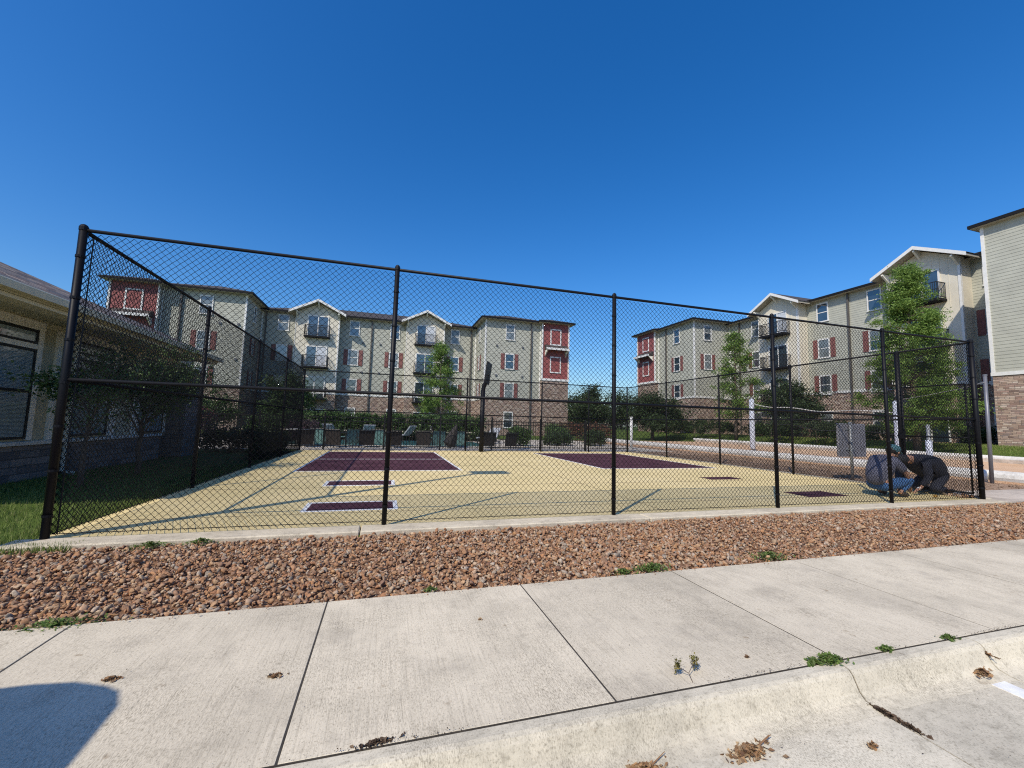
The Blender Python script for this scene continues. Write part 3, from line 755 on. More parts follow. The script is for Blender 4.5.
for y in ysn[::1]: b.tube([(19.1, y, ntz(y)), (19.1, y, ntz(y) - .85)], .004, 3, False)
for k in range(1, 9): b.tube([(19.1, y, ntz(y) - k * .105) for y in ysn[::3]], .004, 3, False)
b.build('mesh', M['net'], t)
b = MB(); b.tube([(19.1, y, ntz(y) - .86) for y in ysn[::2]], .014, 5); b.build('bottom_tape', M['net'], t)
t = thing('volleyball_post', 'slim white post far off beside the dark round tree left of the net', 'volleyball post', (12.75, 19.8, 0))
b = MB(); b.tube([(12.75, 19.8, -.02), (12.75, 19.8, 1.68)], .075, 10); b.build('pole', M['white'], t, True)
b = MB(); b.tube([(12.75, 19.8, 1.66), (12.75, 19.8, 1.72)], .09, 10); b.build('cap', M['white'], t, True)
t = thing('volleyball_post', 'short blue-white padded post behind the navy shirted worker', 'volleyball post', (17.2, 9.28, .05))
b = MB(); b.tube([(17.2, 9.28, .05), (17.2, 9.28, 1.52)], .05, 10); b.build('pole', M['galv'], t, True)
b = MB(); b.tube([(17.2, 9.28, .1), (17.2, 9.28, 1.0)], .085, 12); b.build('padding', M['bluegrey'], t, True)
t = thing('steel_post', 'plain grey steel post standing alone right of the court corner', 'post', (15.0, 6.84, 0))
b = MB(); b.tube([(15.0, 6.84, -.05), (15.06, 6.84, 2.78)], [.042, .038], 12); b.build('pole', M['steel'], t, True)
b = MB(); b.tube([(15.06, 6.84, 2.77), (15.06, 6.84, 2.81)], .045, 12); b.build('cap', M['steel'], t)
b = MB(); b.tube([(15.0, 6.84, 2.6), (15.5, 7.6, 2.5), (16.3, 8.8, 2.42), (17.3, 10.0, 2.4), (19.1, 11.2, 2.42)], .007, 5)
tag(b.build('rope', M['nettape']), 'thin pale rope strung from the grey steel post toward the net', 'rope')
t = thing('equipment_panel', 'grey rectangular panel on a slim galvanised post beyond the side fence', 'sign panel', (11.35, 7.75, 0))
b = MB(); b.tube([(11.35, 7.72, -.02), (11.35, 7.72, 1.46)], .033, 10); b.build('post', M['galv'], t, True)
b = MB(); b.bbox(10.98, 11.95, 7.76, 7.82, .58, 1.42, .012); b.build('panel', M['purplegrey'], t)
b = MB(); b.box(11.2, 11.5, 7.745, 7.757, 1.25, 1.29); b.box(11.2, 11.5, 7.745, 7.757, .75, .79); b.build('bracket', M['galv'], t)

# ------------------------------------------------------------------ pool chairs
def make_chair(mat, label, grp):
    t = thing('pool_chair', label, 'patio chair', (0, 0, 0), 0, grp)
    b = MB(); b.prism([(-.29, .0, .40), (.29, .0, .40), (.29, .02, .44), (-.29, .02, .44)], (0, .5, -.02)); b.build('seat', mat, t)
    b = MB(); b.prism([(-.31, .0, .10), (.31, .0, .10), (.31, -.16, .72), (-.31, -.16, .72)], (0, .03, .006)); b.build('backrest', mat, t)
    for s in (-1, 1):
        b = MB(); b.tube([(s * .31, .5, 0), (s * .31, .5, .6), (s * .31, -.05, .62)], .016, 6); b.build('arm', M['rail'], t)
        b = MB(); b.tube([(s * .31, -.2, .80), (s * .31, 0, .3), (s * .31, -.12, 0)], .018, 6); b.build('leg', M['rail'], t)
    b = MB(); b.tube([(-.31, -.19, .75), (.31, -.19, .75)], .018, 6); b.build('back_frame', M['rail'], t)
    return t
dk = [(-3.1, 'first dark sling chair at the left end of the row behind the pool fence'), (-2.02, 'dark brown sling chair facing the pool, left of the second fence post and behind it'),
      (-.72, 'dark sling chair just left of the heavy second post, behind the pickets'), (.42, 'dark sling chair just right of the heavy second post'),
      (1.72, 'dark sling chair below the light green tree by the pool'), (4.75, 'dark sling chair immediately right of the basketball pole'), (5.8, 'last dark sling chair at the right end of the row')]
proto = None
for i, (x, lb) in enumerate(dk):
    if proto is None: proto = make_chair(M['sling'], lb, 'dark sling chairs by the pool'); o = proto
    else: o = copy_tree(proto)
    o['label'] = lb; o.location = (x, 19.2 + random.uniform(-.25, .25), 0); o.rotation_euler.z = random.uniform(-.35, .35)
tl = [(-2.75, 'leftmost teal sling chair by the pool'), (-1.38, 'teal sling chair between the brown and the next dark chair'), (-.2, 'teal sling chair half behind the heavy second fence post'), (2.45, 'teal sling chair left of the folded umbrella'), (3.45, 'teal sling chair between the umbrella and the basketball pole')]
proto2 = None
for i, (x, lb) in enumerate(tl):
    if proto2 is None: proto2 = make_chair(M['teal'], lb, 'teal sling chairs by the pool'); o = proto2
    else: o = copy_tree(proto2)
    o['label'] = lb; o.location = (x, 20.2 + random.uniform(-.2, .2), 0); o.rotation_euler.z = random.uniform(-.5, .5)
def make_lounger(lb):
    t = thing('pool_lounger', lb, 'sun lounger', (0, 0, 0), 0, 'grey sun loungers across the pool')
    b = MB(); b.bbox(-.32, .32, 0, 1.35, .30, .37, .02); b.build('seat', M['lounger'], t)
    b = MB(); b.prism([(-.32, 0, .32), (.32, 0, .32), (.32, -.45, .86), (-.32, -.45, .86)], (0, .05, .04)); b.build('backrest', M['lounger'], t)
    for sx in (-.28, .28):
        for sy in (.1, 1.25): b = MB(); b.tube([(sx, sy, 0), (sx, sy, .3)], .02, 6); b.build('leg', M['rail'], t)
    return t
lp_ = None
for x, y, a_, lb in ((-4.2, 24.9, .3, 'grey lounger across the pool at the far left'), (-2.9, 25.7, -.4, 'grey lounger across the pool left of the second fence post'), (-.9, 25.8, .2, 'grey lounger across the pool behind the heavy second post'), (1.3, 25.7, .9, 'grey lounger across the pool under the light green tree'), (6.1, 24.0, 2.4, 'grey lounger right of the pool beyond the basketball pole')):
    if lp_ is None: lp_ = make_lounger(lb); o = lp_
    else: o = copy_tree(lp_)
    o['label'] = lb; o.location = (x, y, .012); o.rotation_euler.z = a_
t = thing('patio_table', 'small round pale patio table beside the pool among the chairs', 'table', (-3.6, 20.3, 0))
b = MB(); b.tube([(-3.6, 20.3, .68), (-3.6, 20.3, .72)], .5, 18); b.build('tabletop', M['white'], t)
b = MB(); b.tube([(-3.6, 20.3, 0), (-3.6, 20.3, .68)], .04, 8); b.build('leg', M['white'], t)
# folded dark umbrella leaning over
t = thing('folded_umbrella', 'dark folded patio umbrella slumped between the teal chairs by the pool', 'umbrella', (2.95, 19.1, 0))
b = MB(); b.tube([(2.75, 19.1, 0), (3.15, 19.1, 1.05)], .02, 6); b.build('pole', M['rail'], t)
b = MB(); b.tube([(2.78, 19.1, .08), (2.85, 19.1, .2), (2.98, 19.1, .55), (3.12, 19.1, .95), (3.17, 19.1, 1.08)], [.12, .3, .24, .09, .02], 9); b.build('canopy', M['sling'], t)
# low cream wall and posts behind the chairs (poolside planter)
t = thing('planter_wall', 'low pale stone planter wall beyond the pool under the clipped hedge', 'wall', (-1, 26.6, 0))
b = MB(); b.box(-7.5, 7.0, 26.3, 26.9, 0, .5); b.build('wall', M['stone'], t)
b = MB(); b.bbox(-7.6, 7.1, 26.22, 26.98, .5, .55, .02); b.build('coping', M['strip'], t)

# ------------------------------------------------------------------ apartment buildings
def make_window_mesh(w_, h_):
    fr = MB(); a, z0, z1 = w_ / 2, -h_ / 2, h_ / 2; d = .06; fw = .085
    fr.box(-a, a, -d, 0, z1 - fw, z1 + .02); fr.box(-a - .03, a + .03, -d - .02, 0, z0 - .03, z0 + fw * .8)
    fr.box(-a, -a + fw, -d, 0, z0 + fw * .8, z1 - fw); fr.box(a - fw, a, -d, 0, z0 + fw * .8, z1 - fw)
    fr.box(-a + fw, a - fw, -.045, 0, -.03, .03)
    pn = MB(); pn.box(-a + fw, a - fw, -.022, -.004, z0 + fw * .8, -.03); pn.box(-a + fw, a - fw, -.03, -.004, .03, z1 - fw)
    pa = []
    for vr in range(4):
        me = mesh_from('window_pane', pn.v, pn.f, M['pane']); me.materials.append(M['drawn'])
        for i, p_ in enumerate(me.polygons):
            p_.material_index = 1 if (vr == 1 and i >= 6) or (vr == 2) else 0
        pa.append(me)
    return mesh_from('window_frame', fr.v, fr.f, M['white']), pa
def make_shutter_mesh(w_, h_):
    s = MB(); a = w_ / 2; s.box(-a, a, -.035, 0, -h_ / 2, h_ / 2)
    for k in (-1, 1):
        s.box(-a + .05, a - .05, -.05, -.035, k * h_ * .25 - h_ * .19, k * h_ * .25 + h_ * .19)
    return mesh_from('shutter', s.v, s.f, M['shutter'])
WF, WP = make_window_mesh(1.0, 1.62); SH = make_shutter_mesh(.38, 1.62); NF, NP = make_window_mesh(.6, 1.5)
def window(parent, x, y, z, rz, sh=True, narrow=False):
    wl = world_loc(parent)
    o = link('window', NF if narrow else WF, parent, (x - wl.x, y - wl.y, z - wl.z), rz)
    link('pane', random.choice(NP if narrow else WP), o)
    if sh:
        for k in (-1, 1): link('shutter', SH, o, (k * (.74 if not narrow else .55), 0, 0))
    return o
def sliding(parent, x, y, z, rz, w_=1.9, h_=2.05, curtain=False, shade=False):
    """sliding patio door, z = sill level"""
    wl = world_loc(parent); fr = MB(); a = w_ / 2
    fr.box(-a, a, -.07, 0, h_ - .1, h_); fr.box(-a, -a + .1, -.07, 0, 0, h_ - .1); fr.box(a - .1, a, -.07, 0, 0, h_ - .1); fr.box(-.04, .04, -.06, 0, 0, h_ - .1)
    o = link('sliding_door', mesh_from('sliding_door', fr.v, fr.f, M['white']), parent, (x - wl.x, y - wl.y, z - wl.z), rz)
    p = MB(); p.box(-a + .1, -.04, -.03, -.005, 0, h_ - .1); link('pane', mesh_from('pane', p.v, p.f, M['pane']), o)
    p = MB(); p.box(.04, a - .1, -.03, -.005, 0, h_ - .1); link('pane', mesh_from('pane', p.v, p.f, M['curtain'] if curtain else M['pane']), o)
    return o
def balcony(parent, x, y, z, rz, w_=2.3, d=.9):
    """slab + picket railing, local frame facing -y, slab top at z"""
    wl = world_loc(parent); s = MB(); s.box(-w_ / 2, w_ / 2, -d, 0, -.16, 0)
    o = link('balcony', mesh_from('balcony', s.v, s.f, M['fascia']), parent, (x - wl.x, y - wl.y, z - wl.z), rz)
    r = MB(); a = w_ / 2 - .03
    for zz in (.08, 1.02):
        r.box(-a, a, -d + .02, -d + .06, zz, zz + .05)
        r.box(-a, -a + .04, -d + .06, 0, zz, zz + .05); r.box(a - .04, a, -d + .06, 0, zz, zz + .05)
    xx = -a
    while xx <= a: r.box(xx, xx + .025, -d + .03, -d + .05, .12, 1.03); xx += .11
    yy = -d + .1
    while yy < 0:
        r.box(-a + .01, -a + .03, yy, yy + .025, .12, 1.03); r.box(a - .03, a - .01, yy, yy + .025, .12, 1.03); yy += .11
    link('railing', mesh_from('railing', r.v, r.f, M['rail']), o)
    return o

def volume(parent, x0, x1, y0, y1, z0, belt, top, faces, stone_top=None, mat='siding', inset=True, step=.18):
    """one block: inner box, stone up to belt, lap siding above on the listed faces, corner boards, belt trim"""
    core = MB(); core.box(x0 + .03, x1 - .03, y0 + .03, y1 - .03, z0, top); core.build('wall', M[mat], parent)
    lp = MB(); stn = MB(); tr = MB(); d = .08
    stn.box(x0 - .0, x1 + .0, y0 - .0, y1 + .0, z0 - .3, belt); 
    e = .02
    if 'S' in faces: lp.lap((x0, y0 + .02), (1, 0), x1 - x0, belt + .18, top - .02, (0, -1), step)
    if 'W' in faces: lp.lap((x0 + .02, y0), (0, 1), y1 - y0, belt + .18, top - .02, (-1, 0), step)
    if 'E' in faces: lp.lap((x1 - .02, y0), (0, 1), y1 - y0, belt + .18, top - .02, (1, 0), step)
    if 'N' in faces: lp.lap((x0, y1 - .02), (1, 0), x1 - x0, belt + .18, top - .02, (0, 1), step)
    stn.build('stone_base', M['stone'], parent); lp.build('lap_siding', M[mat], parent)
    tr.box(x0 - .05, x1 + .05, y0 - .05, y1 + .05, belt - .002, belt + .18)
    for cx_, cy_ in ((x0, y0), (x1, y0), (x0, y1), (x1, y1)):
        sx = -1 if cx_ == x0 else 1; sy = -1 if cy_ == y0 else 1
        ax, bx = sorted((cx_ + sx * .03, cx_ - sx * .11)); ay, by = sorted((cy_ + sy * .03, cy_ - sy * .11))
        tr.box(ax, bx, ay, by, belt + .18, top - .03)
    tr.build('corner_trim', M['white'], parent)

def hip_roof(parent, x0, x1, y0, y1, z, ov=.48, slope=.33, k=0, fas=.20):
    z += k * .006
    x0 -= ov; x1 += ov; y0 -= ov; y1 += ov
    w_ = min(x1 - x0, y1 - y0) / 2; h = w_ * slope
    if (x1 - x0) >= (y1 - y0): r = [((x0 + w_), (y0 + y1) / 2, z + .04 + h), ((x1 - w_), (y0 + y1) / 2, z + .04 + h)]
    else: r = [((x0 + x1) / 2, y0 + w_, z + .04 + h), ((x0 + x1) / 2, y1 - w_, z + .04 + h)]
    e = [(x0 - .03, y0 - .03, z + .035), (x1 + .03, y0 - .03, z + .035), (x1 + .03, y1 + .03, z + .035), (x0 - .03, y1 + .03, z + .035)]
    b = MB()
    if (x1 - x0) >= (y1 - y0): f = [(0, 1, 5, 4), (1, 2, 5), (2, 3, 4, 5), (3, 0, 4), (3, 2, 1, 0)]
    else: f = [(0, 1, 4), (1, 2, 5, 4), (2, 3, 5), (3, 0, 4, 5), (3, 2, 1, 0)]
    b.add(e + r, f); b.build('roof', M['roof'], parent)
    b = MB(); b.box(x0, x1, y0, y1, z - fas + .03, z - .001 + .03)
    o = b.build('soffit', M['soffit'], parent)
    g_ = MB(); q = .07
    g_.box(x0 - q, x1 + q, y0 - q, y0 - .002, z - fas + .06, z + .031); g_.box(x0 - q, x1 + q, y1 + .002, y1 + q, z - fas + .06, z + .031)
    g_.box(x0 - q, x0 - .002, y0, y1, z - fas + .06, z + .031); g_.box(x1 + .002, x1 + q, y0, y1, z - fas + .06, z + .031)
    g_.build('gutter', M['fascia'], parent)

def gable_bay(parent, c, halfw, plane, depth, facing, z0, belt, eave, apex, gh_, k=0):
    """projecting cream bay under a front gable. facing 'S' (towards -y) or 'W' (towards -x). c: centre along wall, plane: bay front plane,
    gh_: half width of the gable roof"""
    def P(s, d, z):   # s along wall, d outward from the bay front
        return (c + s, plane - d, z) if facing == 'S' else (plane - d, c - s, z)
    def bx(mb, s0, s1, d0, d1, za, zb):
        p = P(s0, d0, za); q = P(s1, d1, zb); mb.box(p[0], q[0], p[1], q[1], p[2], q[2])
    b = MB(); bx(b, -halfw, halfw, -depth, 0, belt + .18, eave + .05); b.build('bay_wall', M['siding_cream'], parent)
    b = MB(); bx(b, -halfw - .01, halfw + .01, -depth, .012, z0 - .3, belt); b.build('bay_stone', M['stone'], parent)
    # vertical board lines as thin battens
    b = MB(); s = -halfw + .4
    while s < halfw - .2: bx(b, s - .018, s + .018, 0, .014, belt + .2, eave + .3); s += .42
    b.build('batten', M['siding_cream'], parent)
    b = MB(); bx(b, -halfw - .04, halfw + .04, -depth, .05, belt - .003, belt + .18)
    for s in (-1, 1):
        bx(b, s * halfw - .09, s * halfw + .04 * s + .09 * (s < 0) * 0 + (.0 if s > 0 else .0), -.12, .04, belt + .18, eave)
    b.build('bay_trim', M['white'], parent)
    # gable face
    sl_ = (apex - eave) / gh_
    za = apex - .22; b = MB(); zs = za - sl_ * halfw
    poly = [P(-halfw, 0, eave + .052), P(halfw, 0, eave + .052), P(halfw, 0, max(zs, eave + .06)), P(0, 0, za), P(-halfw, 0, max(zs, eave + .06))]
    dv = Vector(P(0, -depth, 0)) - Vector(P(0, 0, 0)); b.prism(poly, dv); b.build('gable', M['siding_cream'], parent)
    # roof slabs
    ov = .72; back = depth + 3.5
    for s in (-1, 1):
        b = MB(); t_ = .16
        poly = [P(0, ov, apex), P(s * gh_, ov, eave), P(s * gh_, ov, eave - t_), P(0, ov, apex - t_)]
        dv = Vector(P(0, -back, 0)) - Vector(P(0, ov, 0)); b.prism(poly, dv); b.build('gable_roof', M['soffit'], parent)
        b = MB(); poly = [P(0, ov + .03, apex + .05), P(s * (gh_ + .04), ov + .03, eave + .04), P(s * (gh_ + .04), ov + .03, eave - .20), P(0, ov + .03, apex - .19)]
        dv = Vector(P(0, -.05, 0)) - Vector(P(0, 0, 0)); b.prism(poly, dv); b.build('barge_board', M['white'], parent)
        b = MB(); poly = [P(0, ov - .03, apex + .045), P(s * (gh_ + .05), ov - .03, eave + .03), P(s * (gh_ + .05), ov - .03, eave + .002), P(0, ov - .03, apex + .003)]
        dv = Vector(P(0, -back, 0)) - Vector(P(0, ov, 0)); b.prism(poly, dv); b.build('gable_shingles', M['roof'], parent)
    # knee brackets under the gable
    for s in (-halfw * .98, 0, halfw * .98):
        zz = apex - .25 - sl_ * abs(s); b = MB()
        poly = [P(s - .06, .02, zz), P(s - .06, ov - .05, zz), P(s - .06, ov - .05, zz - .10), P(s - .06, .14, zz - .5), P(s - .06, .02, zz - .62)]
        dv = Vector(P(.12, 0, 0)) - Vector(P(0, 0, 0)); b.prism(poly, dv); b.build('bracket', M['cream'], parent)

def red_bay(parent, x0, x1, y0, y1, facing, z0, top, fl, win):
    """protruding end bay: stone for two floors, red boards for two, small bracketed roof between"""
    zr = z0 + 2 * fl - .35
    b = MB(); b.box(x0, x1, y0, y1, z0 - .3, zr); b.build('bay_stone', M['stone'], parent)
    b = MB(); b.box(x0 + .03, x1 - .03, y0 + .03, y1 - .03, zr, top - .02); b.build('bay_wall', M['siding_red'], parent)
    b = MB(); g2 = MB()
    (b if facing == 'S' else g2).lap((x0, y0 + .02), (1, 0), x1 - x0, zr + .22, top - .02, (0, -1))
    (g2 if facing == 'S' else b).lap((x0 + .02, y0), (0, 1), y1 - y0, zr + .22, top - .02, (-1, 0)); g2.lap((x1 - .02, y0), (0, 1), y1 - y0, zr + .22, top - .02, (1, 0))
    b.build('red_siding', M['siding_red'], parent); g2.build('lap_siding', M['siding'], parent)
    b = MB(); b.box(x0 - .06, x1 + .06, y0 - .06, y1 + .06, zr - .002, zr + .22)
    for cx_ in (x0, x1):
        for cy_ in (y0, y1):
            b.box(cx_ - .07, cx_ + .07, cy_ - .07, cy_ + .07, zr + .22, top - .03)
    b.build('corner_trim', M['white'], parent)
    # bracketed canopy between 3rd and 4th floor
    zc = z0 + 3 * fl - .1
    b = MB()
    if facing == 'S':
        b.prism([(x0 + .25, y0, zc + .5), (x0 + .25, y0 - .7, zc + .05), (x0 + .25, y0 - .7, zc - .08), (x0 + .25, y0, zc - .02)], (x1 - x0 - .5, 0, 0))
    else:
        b.prism([(x0, y0 + .25, zc + .5), (x0 - .7, y0 + .25, zc + .05), (x0 - .7, y0 + .25, zc - .08), (x0, y0 + .25, zc - .02)], (0, y1 - y0 - .5, 0))
    b.build('canopy', M['roof'], parent)
    b = MB()
    if facing == 'S': b.box(x0 + .2, x1 - .2, y0 - .76, y0 - .70, zc - .12, zc + .1)
    else: b.box(x0 - .76, x0 - .70, y0 + .2, y1 - .2, zc - .12, zc + .1)
    b.build('canopy_fascia', M['white'], parent)
    for k in (0, 1):
        b = MB()
        if facing == 'S':
            xx = (x0 + .3) if k == 0 else (x1 - .42); b.prism([(xx, y0, zc - .1), (xx, y0 - .6, zc - .1), (xx, y0 - .6, zc - .2), (xx, y0 - .1, zc - .62), (xx, y0, zc - .7)], (.12, 0, 0))
        else:
            yy = (y0 + .3) if k == 0 else (y1 - .42); b.prism([(x0, yy, zc - .1), (x0 - .6, yy, zc - .1), (x0 - .6, yy, zc - .2), (x0 - .1, yy, zc - .62), (x0, yy, zc - .7)], (0, .12, 0))
        b.build('bracket', M['cream'], parent)
    wl = world_loc(parent)
    for z in win:
        fr = MB(); fr.box(-.62, .62, -.05, 0, .75, .87); fr.box(-.62, .62, -.05, 0, -.87, -.75); fr.box(-.62, -.5, -.05, 0, -.75, .75); fr.box(.5, .62, -.05, 0, -.75, .75)
        if facing == 'S': loc = ((x0 + x1) / 2 - wl.x, y0 - wl.y, z - wl.z); rz = 0
        else: loc = (x0 - wl.x, (y0 + y1) / 2 - wl.y, z - wl.z); rz = R(-90)
        o = link('blind_window', mesh_from('blind_window', fr.v, fr.f, M['white']), parent, loc, rz)
        p = MB(); p.box(-.5, .5, -.03, 0, -.75, .75); p.box(-.5, .5, -.045, -.03, -.03, .03); link('panel', mesh_from('panel', p.v, p.f, M['siding_red']), o)

def downspout(parent, x, y, z0, z1, n=(0, -1)):
    b = MB(); b.box(x - .06 + n[0] * .1, x + .06 + n[0] * .1, y - .06 + n[1] * .1, y + .06 + n[1] * .1, z0, z1); b.build('downspout', simple('downspout', (.10, .09, .08), .5), parent)

FL = 3.05
# ---- left (north) building
L = thing('apartment_building', 'four storey apartment block with two front gables directly behind the pool', 'apartment building', (-2, 45, 0))
TOP = 11.75; BELT = 3.6
volume(L, -12.1, 9.36, 45.7, 57, 0, BELT, TOP, 'S')
volume(L, -18.3, -12.1, 41, 57.5, 0, BELT, TOP + .2, 'SE')
volume(L, 9.36, 15.4, 41, 57.5, 0, BELT, TOP + .2, 'SW')
hip_roof(L, -12.1, 9.36, 45.7, 57, TOP, k=0)
hip_roof(L, -18.3, -12.1, 41, 57.5, TOP + .2, k=1)
hip_roof(L, 9.36, 15.4, 41, 57.5, TOP + .2, k=2)
hip_roof(L, -21.6, -18.3, 40.5, 57.3, TOP + .2, k=4)
hip_roof(L, 15.4, 18.4, 40.5, 57.3, TOP + .2, k=5)
red_bay(L, -21.6, -18.3, 40.5, 57, 'S', 0, TOP + .15, FL, (10.4, 7.45))
red_bay(L, 15.4, 18.4, 40.5, 57, 'S', 0, TOP + .15, FL, (10.4, 7.45))
for cx_ in (-6.85, 3.72):
    gable_bay(L, cx_, 1.95, 44.7, 1.1, 'S', 0, BELT, 11.55, 12.85, 2.55)
zc_ = [1.55, 4.5, 7.55, 10.6]
for i, z in enumerate(zc_):
    s = i in (1, 2)
    window(L, -15.1, 41, z, 0, s); window(L, 12.0, 41, z, 0, s)
    for x in (-10.15, -3.5, .55, 7.0): window(L, x, 45.7, z, 0, s)
    if i: window(L, 9.36, 43.6, z, R(-90), s, True); window(L, -12.1, 43.4, z, R(90), s, True)
for cx_, cu in ((-6.85, (0, 1, 0, 0)), (3.72, (1, 0, 0, 0))):
    for i in range(4):
        z = .12 + FL * i
        sliding(L, cx_, 44.7, z, 0, 1.95, 2.1 if i else 2.0, curtain=bool(cu[3 - i]))
        if i: balcony(L, cx_, 44.7, z, 0, 2.35, .55 if i == 3 else .9)
for x, y in ((-16.9, 41), (-1.8, 45.7), (8.8, 45.7), (14.3, 41), (-11.7, 45.7)): downspout(L, x, y, 0, TOP)
# small wall vents and lamps
for x in (-14, -12.6, -2.6, -.9, 10.6, 13.4): 
    for z in (6.0, 9.05): b = MB(); b.box(x - .09, x + .09, (41 if (x < -11 or x > 9.4) else 45.7) - .08, (41 if (x < -11 or x > 9.4) else 45.7), z, z + .16); b.build('wall_vent', M['steel'], L)

# ---- right (east) building, ground .65 m higher
Z0 = .65
E_ = thing('apartment_building', 'four storey apartment block with balconies beyond the sand volleyball court', 'apartment building', (35, 25, Z0))
TE = 12.5; BE = 4.35
volume(E_, 35.2, 47, 13.6, 35.8, Z0, BE, TE, 'W')
volume(E_, 30.6, 47.5, 35.8, 41.8, Z0, BE, TE + .15, 'WS')
volume(E_, 30.6, 47.5, -4, 13.6, Z0, BE, TE + .15, 'WN')
hip_roof(E_, 35.2, 47, 13.6, 35.8, TE, k=0); hip_roof(E_, 30.6, 47.5, 35.8, 41.8, TE + .15, k=1); hip_roof(E_, 30.1, 47.2, 41.8, 45.3, TE + .15, k=4); hip_roof(E_, 30.6, 47.5, -4, 13.6, TE + .15, k=2, ov=.3)
red_bay(E_, 30.1, 47, 41.8, 45.3, 'W', Z0, TE + .1, FL, (11.2, 8.2))
gable_bay(E_, 29.05, 1.95, 34.1, 1.3, 'W', Z0, BE, 12.35, 13.75, 2.6)
gable_bay(E_, 18.2, 1.95, 34.1, 1.3, 'W', Z0, BE, 12.35, 13.75, 2.6)
for i, z in enumerate((2.1, 5.1, 8.2, 11.3)):
    s = i in (1, 2)
    window(E_, 30.6, 38.5, z, R(-90), s)
    if i in (2, 3): window(E_, 34.2 - 1.9, 35.8, z, 0, s, False)
    for y in (32.4, 25.7, 21.75): window(E_, 35.2, y, z, R(-90), s)
    window(E_, 35.2, 15.2, z, R(-90), s)
    for y in (9.0, 3.5): window(E_, 30.6, y, z, R(-90), s)
for cy_ in (29.05, 18.2):
    for i in range(4):
        z = Z0 + .1 + FL * i
        sliding(E_, 34.1, cy_, z, R(-90), 1.95, 2.1, curtain=(i == 3 and cy_ > 20))
        if i: balcony(E_, 34.1, cy_, z, R(-90), 2.5, .9)
for x, y in ((35.2, 23.6), (35.2, 14.3), (35.2, 34.4), (30.6, 40.3)): downspout(E_, x, y, Z0, TE, (-1, 0))

# ------------------------------------------------------------------ clubhouse on the left
Cb = thing('clubhouse', 'single storey olive clubhouse with stone base and shingle roof at the left edge', 'clubhouse', (-6.1, 10, 0))
XW = -6.1
b = MB(); b.box(-16, XW - .01, 6.3, 16.0, .6, 2.95); b.build('wall', M['club_wall'], Cb)
b = MB(); b.box(-16, XW + .10, 6.2, 14.1, -.1, .60); b.build('stone_base', M['stone_dark'], Cb)
b = MB(); b.bbox(-16, XW + .15, 6.15, 14.1, .60, .66, .01); b.build('stone_cap', M['beam'], Cb)
b = MB(); b.box(XW - .5, XW + .45, 14.6, 15.5, -.1, 2.6); b.build('pillar', M['stone_dark'], Cb)
b = MB(); b.box(XW - .02, XW + .03, 6.3, 16.0, 2.72, 2.86); b.build('frieze', M['club_trim'], Cb)
def club_window(y0, y1, transom=True):
    b = MB(); x0, x1 = XW - .005, XW + .04; tw = .11
    b.box(x0, x1, y0 - tw, y0, .68, 2.75); b.box(x0, x1, y1, y1 + tw, .68, 2.75); b.box(x0, x1 + .01, y0 - tw, y1 + tw, 2.65, 2.80); b.box(x0, x1, y0, y1, 2.30, 2.39)
    o = b.build('window', M['cream'], Cb)
    b = MB(); fx0, fx1 = XW, XW + .028; f_ = .045
    for za, zb in ((.70, 2.30), (2.39, 2.65)):
        b.box(fx0, fx1, y0, y0 + f_, za, zb); b.box(fx0, fx1, y1 - f_, y1, za, zb); b.box(fx0, fx1, y0 + f_, y1 - f_, zb - f_, zb); b.box(fx0, fx1, y0 + f_, y1 - f_, za, za + f_)
    b.box(fx0, fx1, y0 + f_, y1 - f_, 1.52, 1.57)
    b.build('frame', M['club_frame'], o)
    b = MB(); b.box(XW, XW + .012, y0 + f_, y1 - f_, .745, 1.52); b.box(XW, XW + .012, y0 + f_, y1 - f_, 1.57, 2.255); b.box(XW, XW + .012, y0 + f_, y1 - f_, 2.435, 2.605); b.build('pane', M['blind'], o)
for y0, y1 in ((6.7, 8.1), (8.35, 9.62), (10.65, 11.85), (13.05, 14.35)): club_window(y0, y1)
for y in (10.15, 12.05, 12.85): b = MB(); b.box(XW - .01, XW + .035, y - .06, y + .06, .66, 2.72); b.build('pilaster', M['cream'], Cb)
XE, YS, YN, ZE, sl2 = -5.02, 5.45, 14.95, 2.98, .45
xw2 = -17.0; w2 = 4.75
b = MB(); e = [(XE, YS, ZE), (XE, YN, ZE), (xw2, YN, ZE), (xw2, YS, ZE)]; r = [(XE - w2, YS + w2, ZE + w2 * sl2), (xw2 + w2, YS + w2, ZE + w2 * sl2)]
b.add(e + r, [(0, 1, 4), (1, 2, 5, 4), (2, 3, 5), (3, 0, 4, 5)]); b.add([(p[0], p[1], p[2] - .03) for p in e + r], [(4, 1, 0), (4, 5, 2, 1), (5, 3, 2), (5, 4, 0, 3)])
b.build('roof', M['tile'], Cb)
b = MB(); b.box(xw2, XE - .03, YS + .03, YN - .03, ZE - .16, ZE - .10); b.build('soffit', M['club_wall'], Cb)
b = MB(); b.bbox(XE - .02, XE + .09, YS - .1, YN + .1, ZE - .13, ZE - .005, .02); b.bbox(xw2, XE - .03, YN - .02, YN + .09, ZE - .13, ZE - .005, .02); b.bbox(xw2, XE - .03, YS - .09, YS + .02, ZE - .13, ZE - .005, .02); b.build('gutter', M['club_trim'], Cb)
b = MB(); b.box(XE - .35, XE - .05, YS + .05, YN - .05, ZE - .22, ZE - .165); b.build('fascia', M['club_trim'], Cb)
b = MB(); b.tube([(XW + .12, 10.45, ZE - .2), (XW + .12, 10.45, .05), (XW + .3, 10.45, 0)], .04, 8); b.build('downspout', M['cream'], Cb)
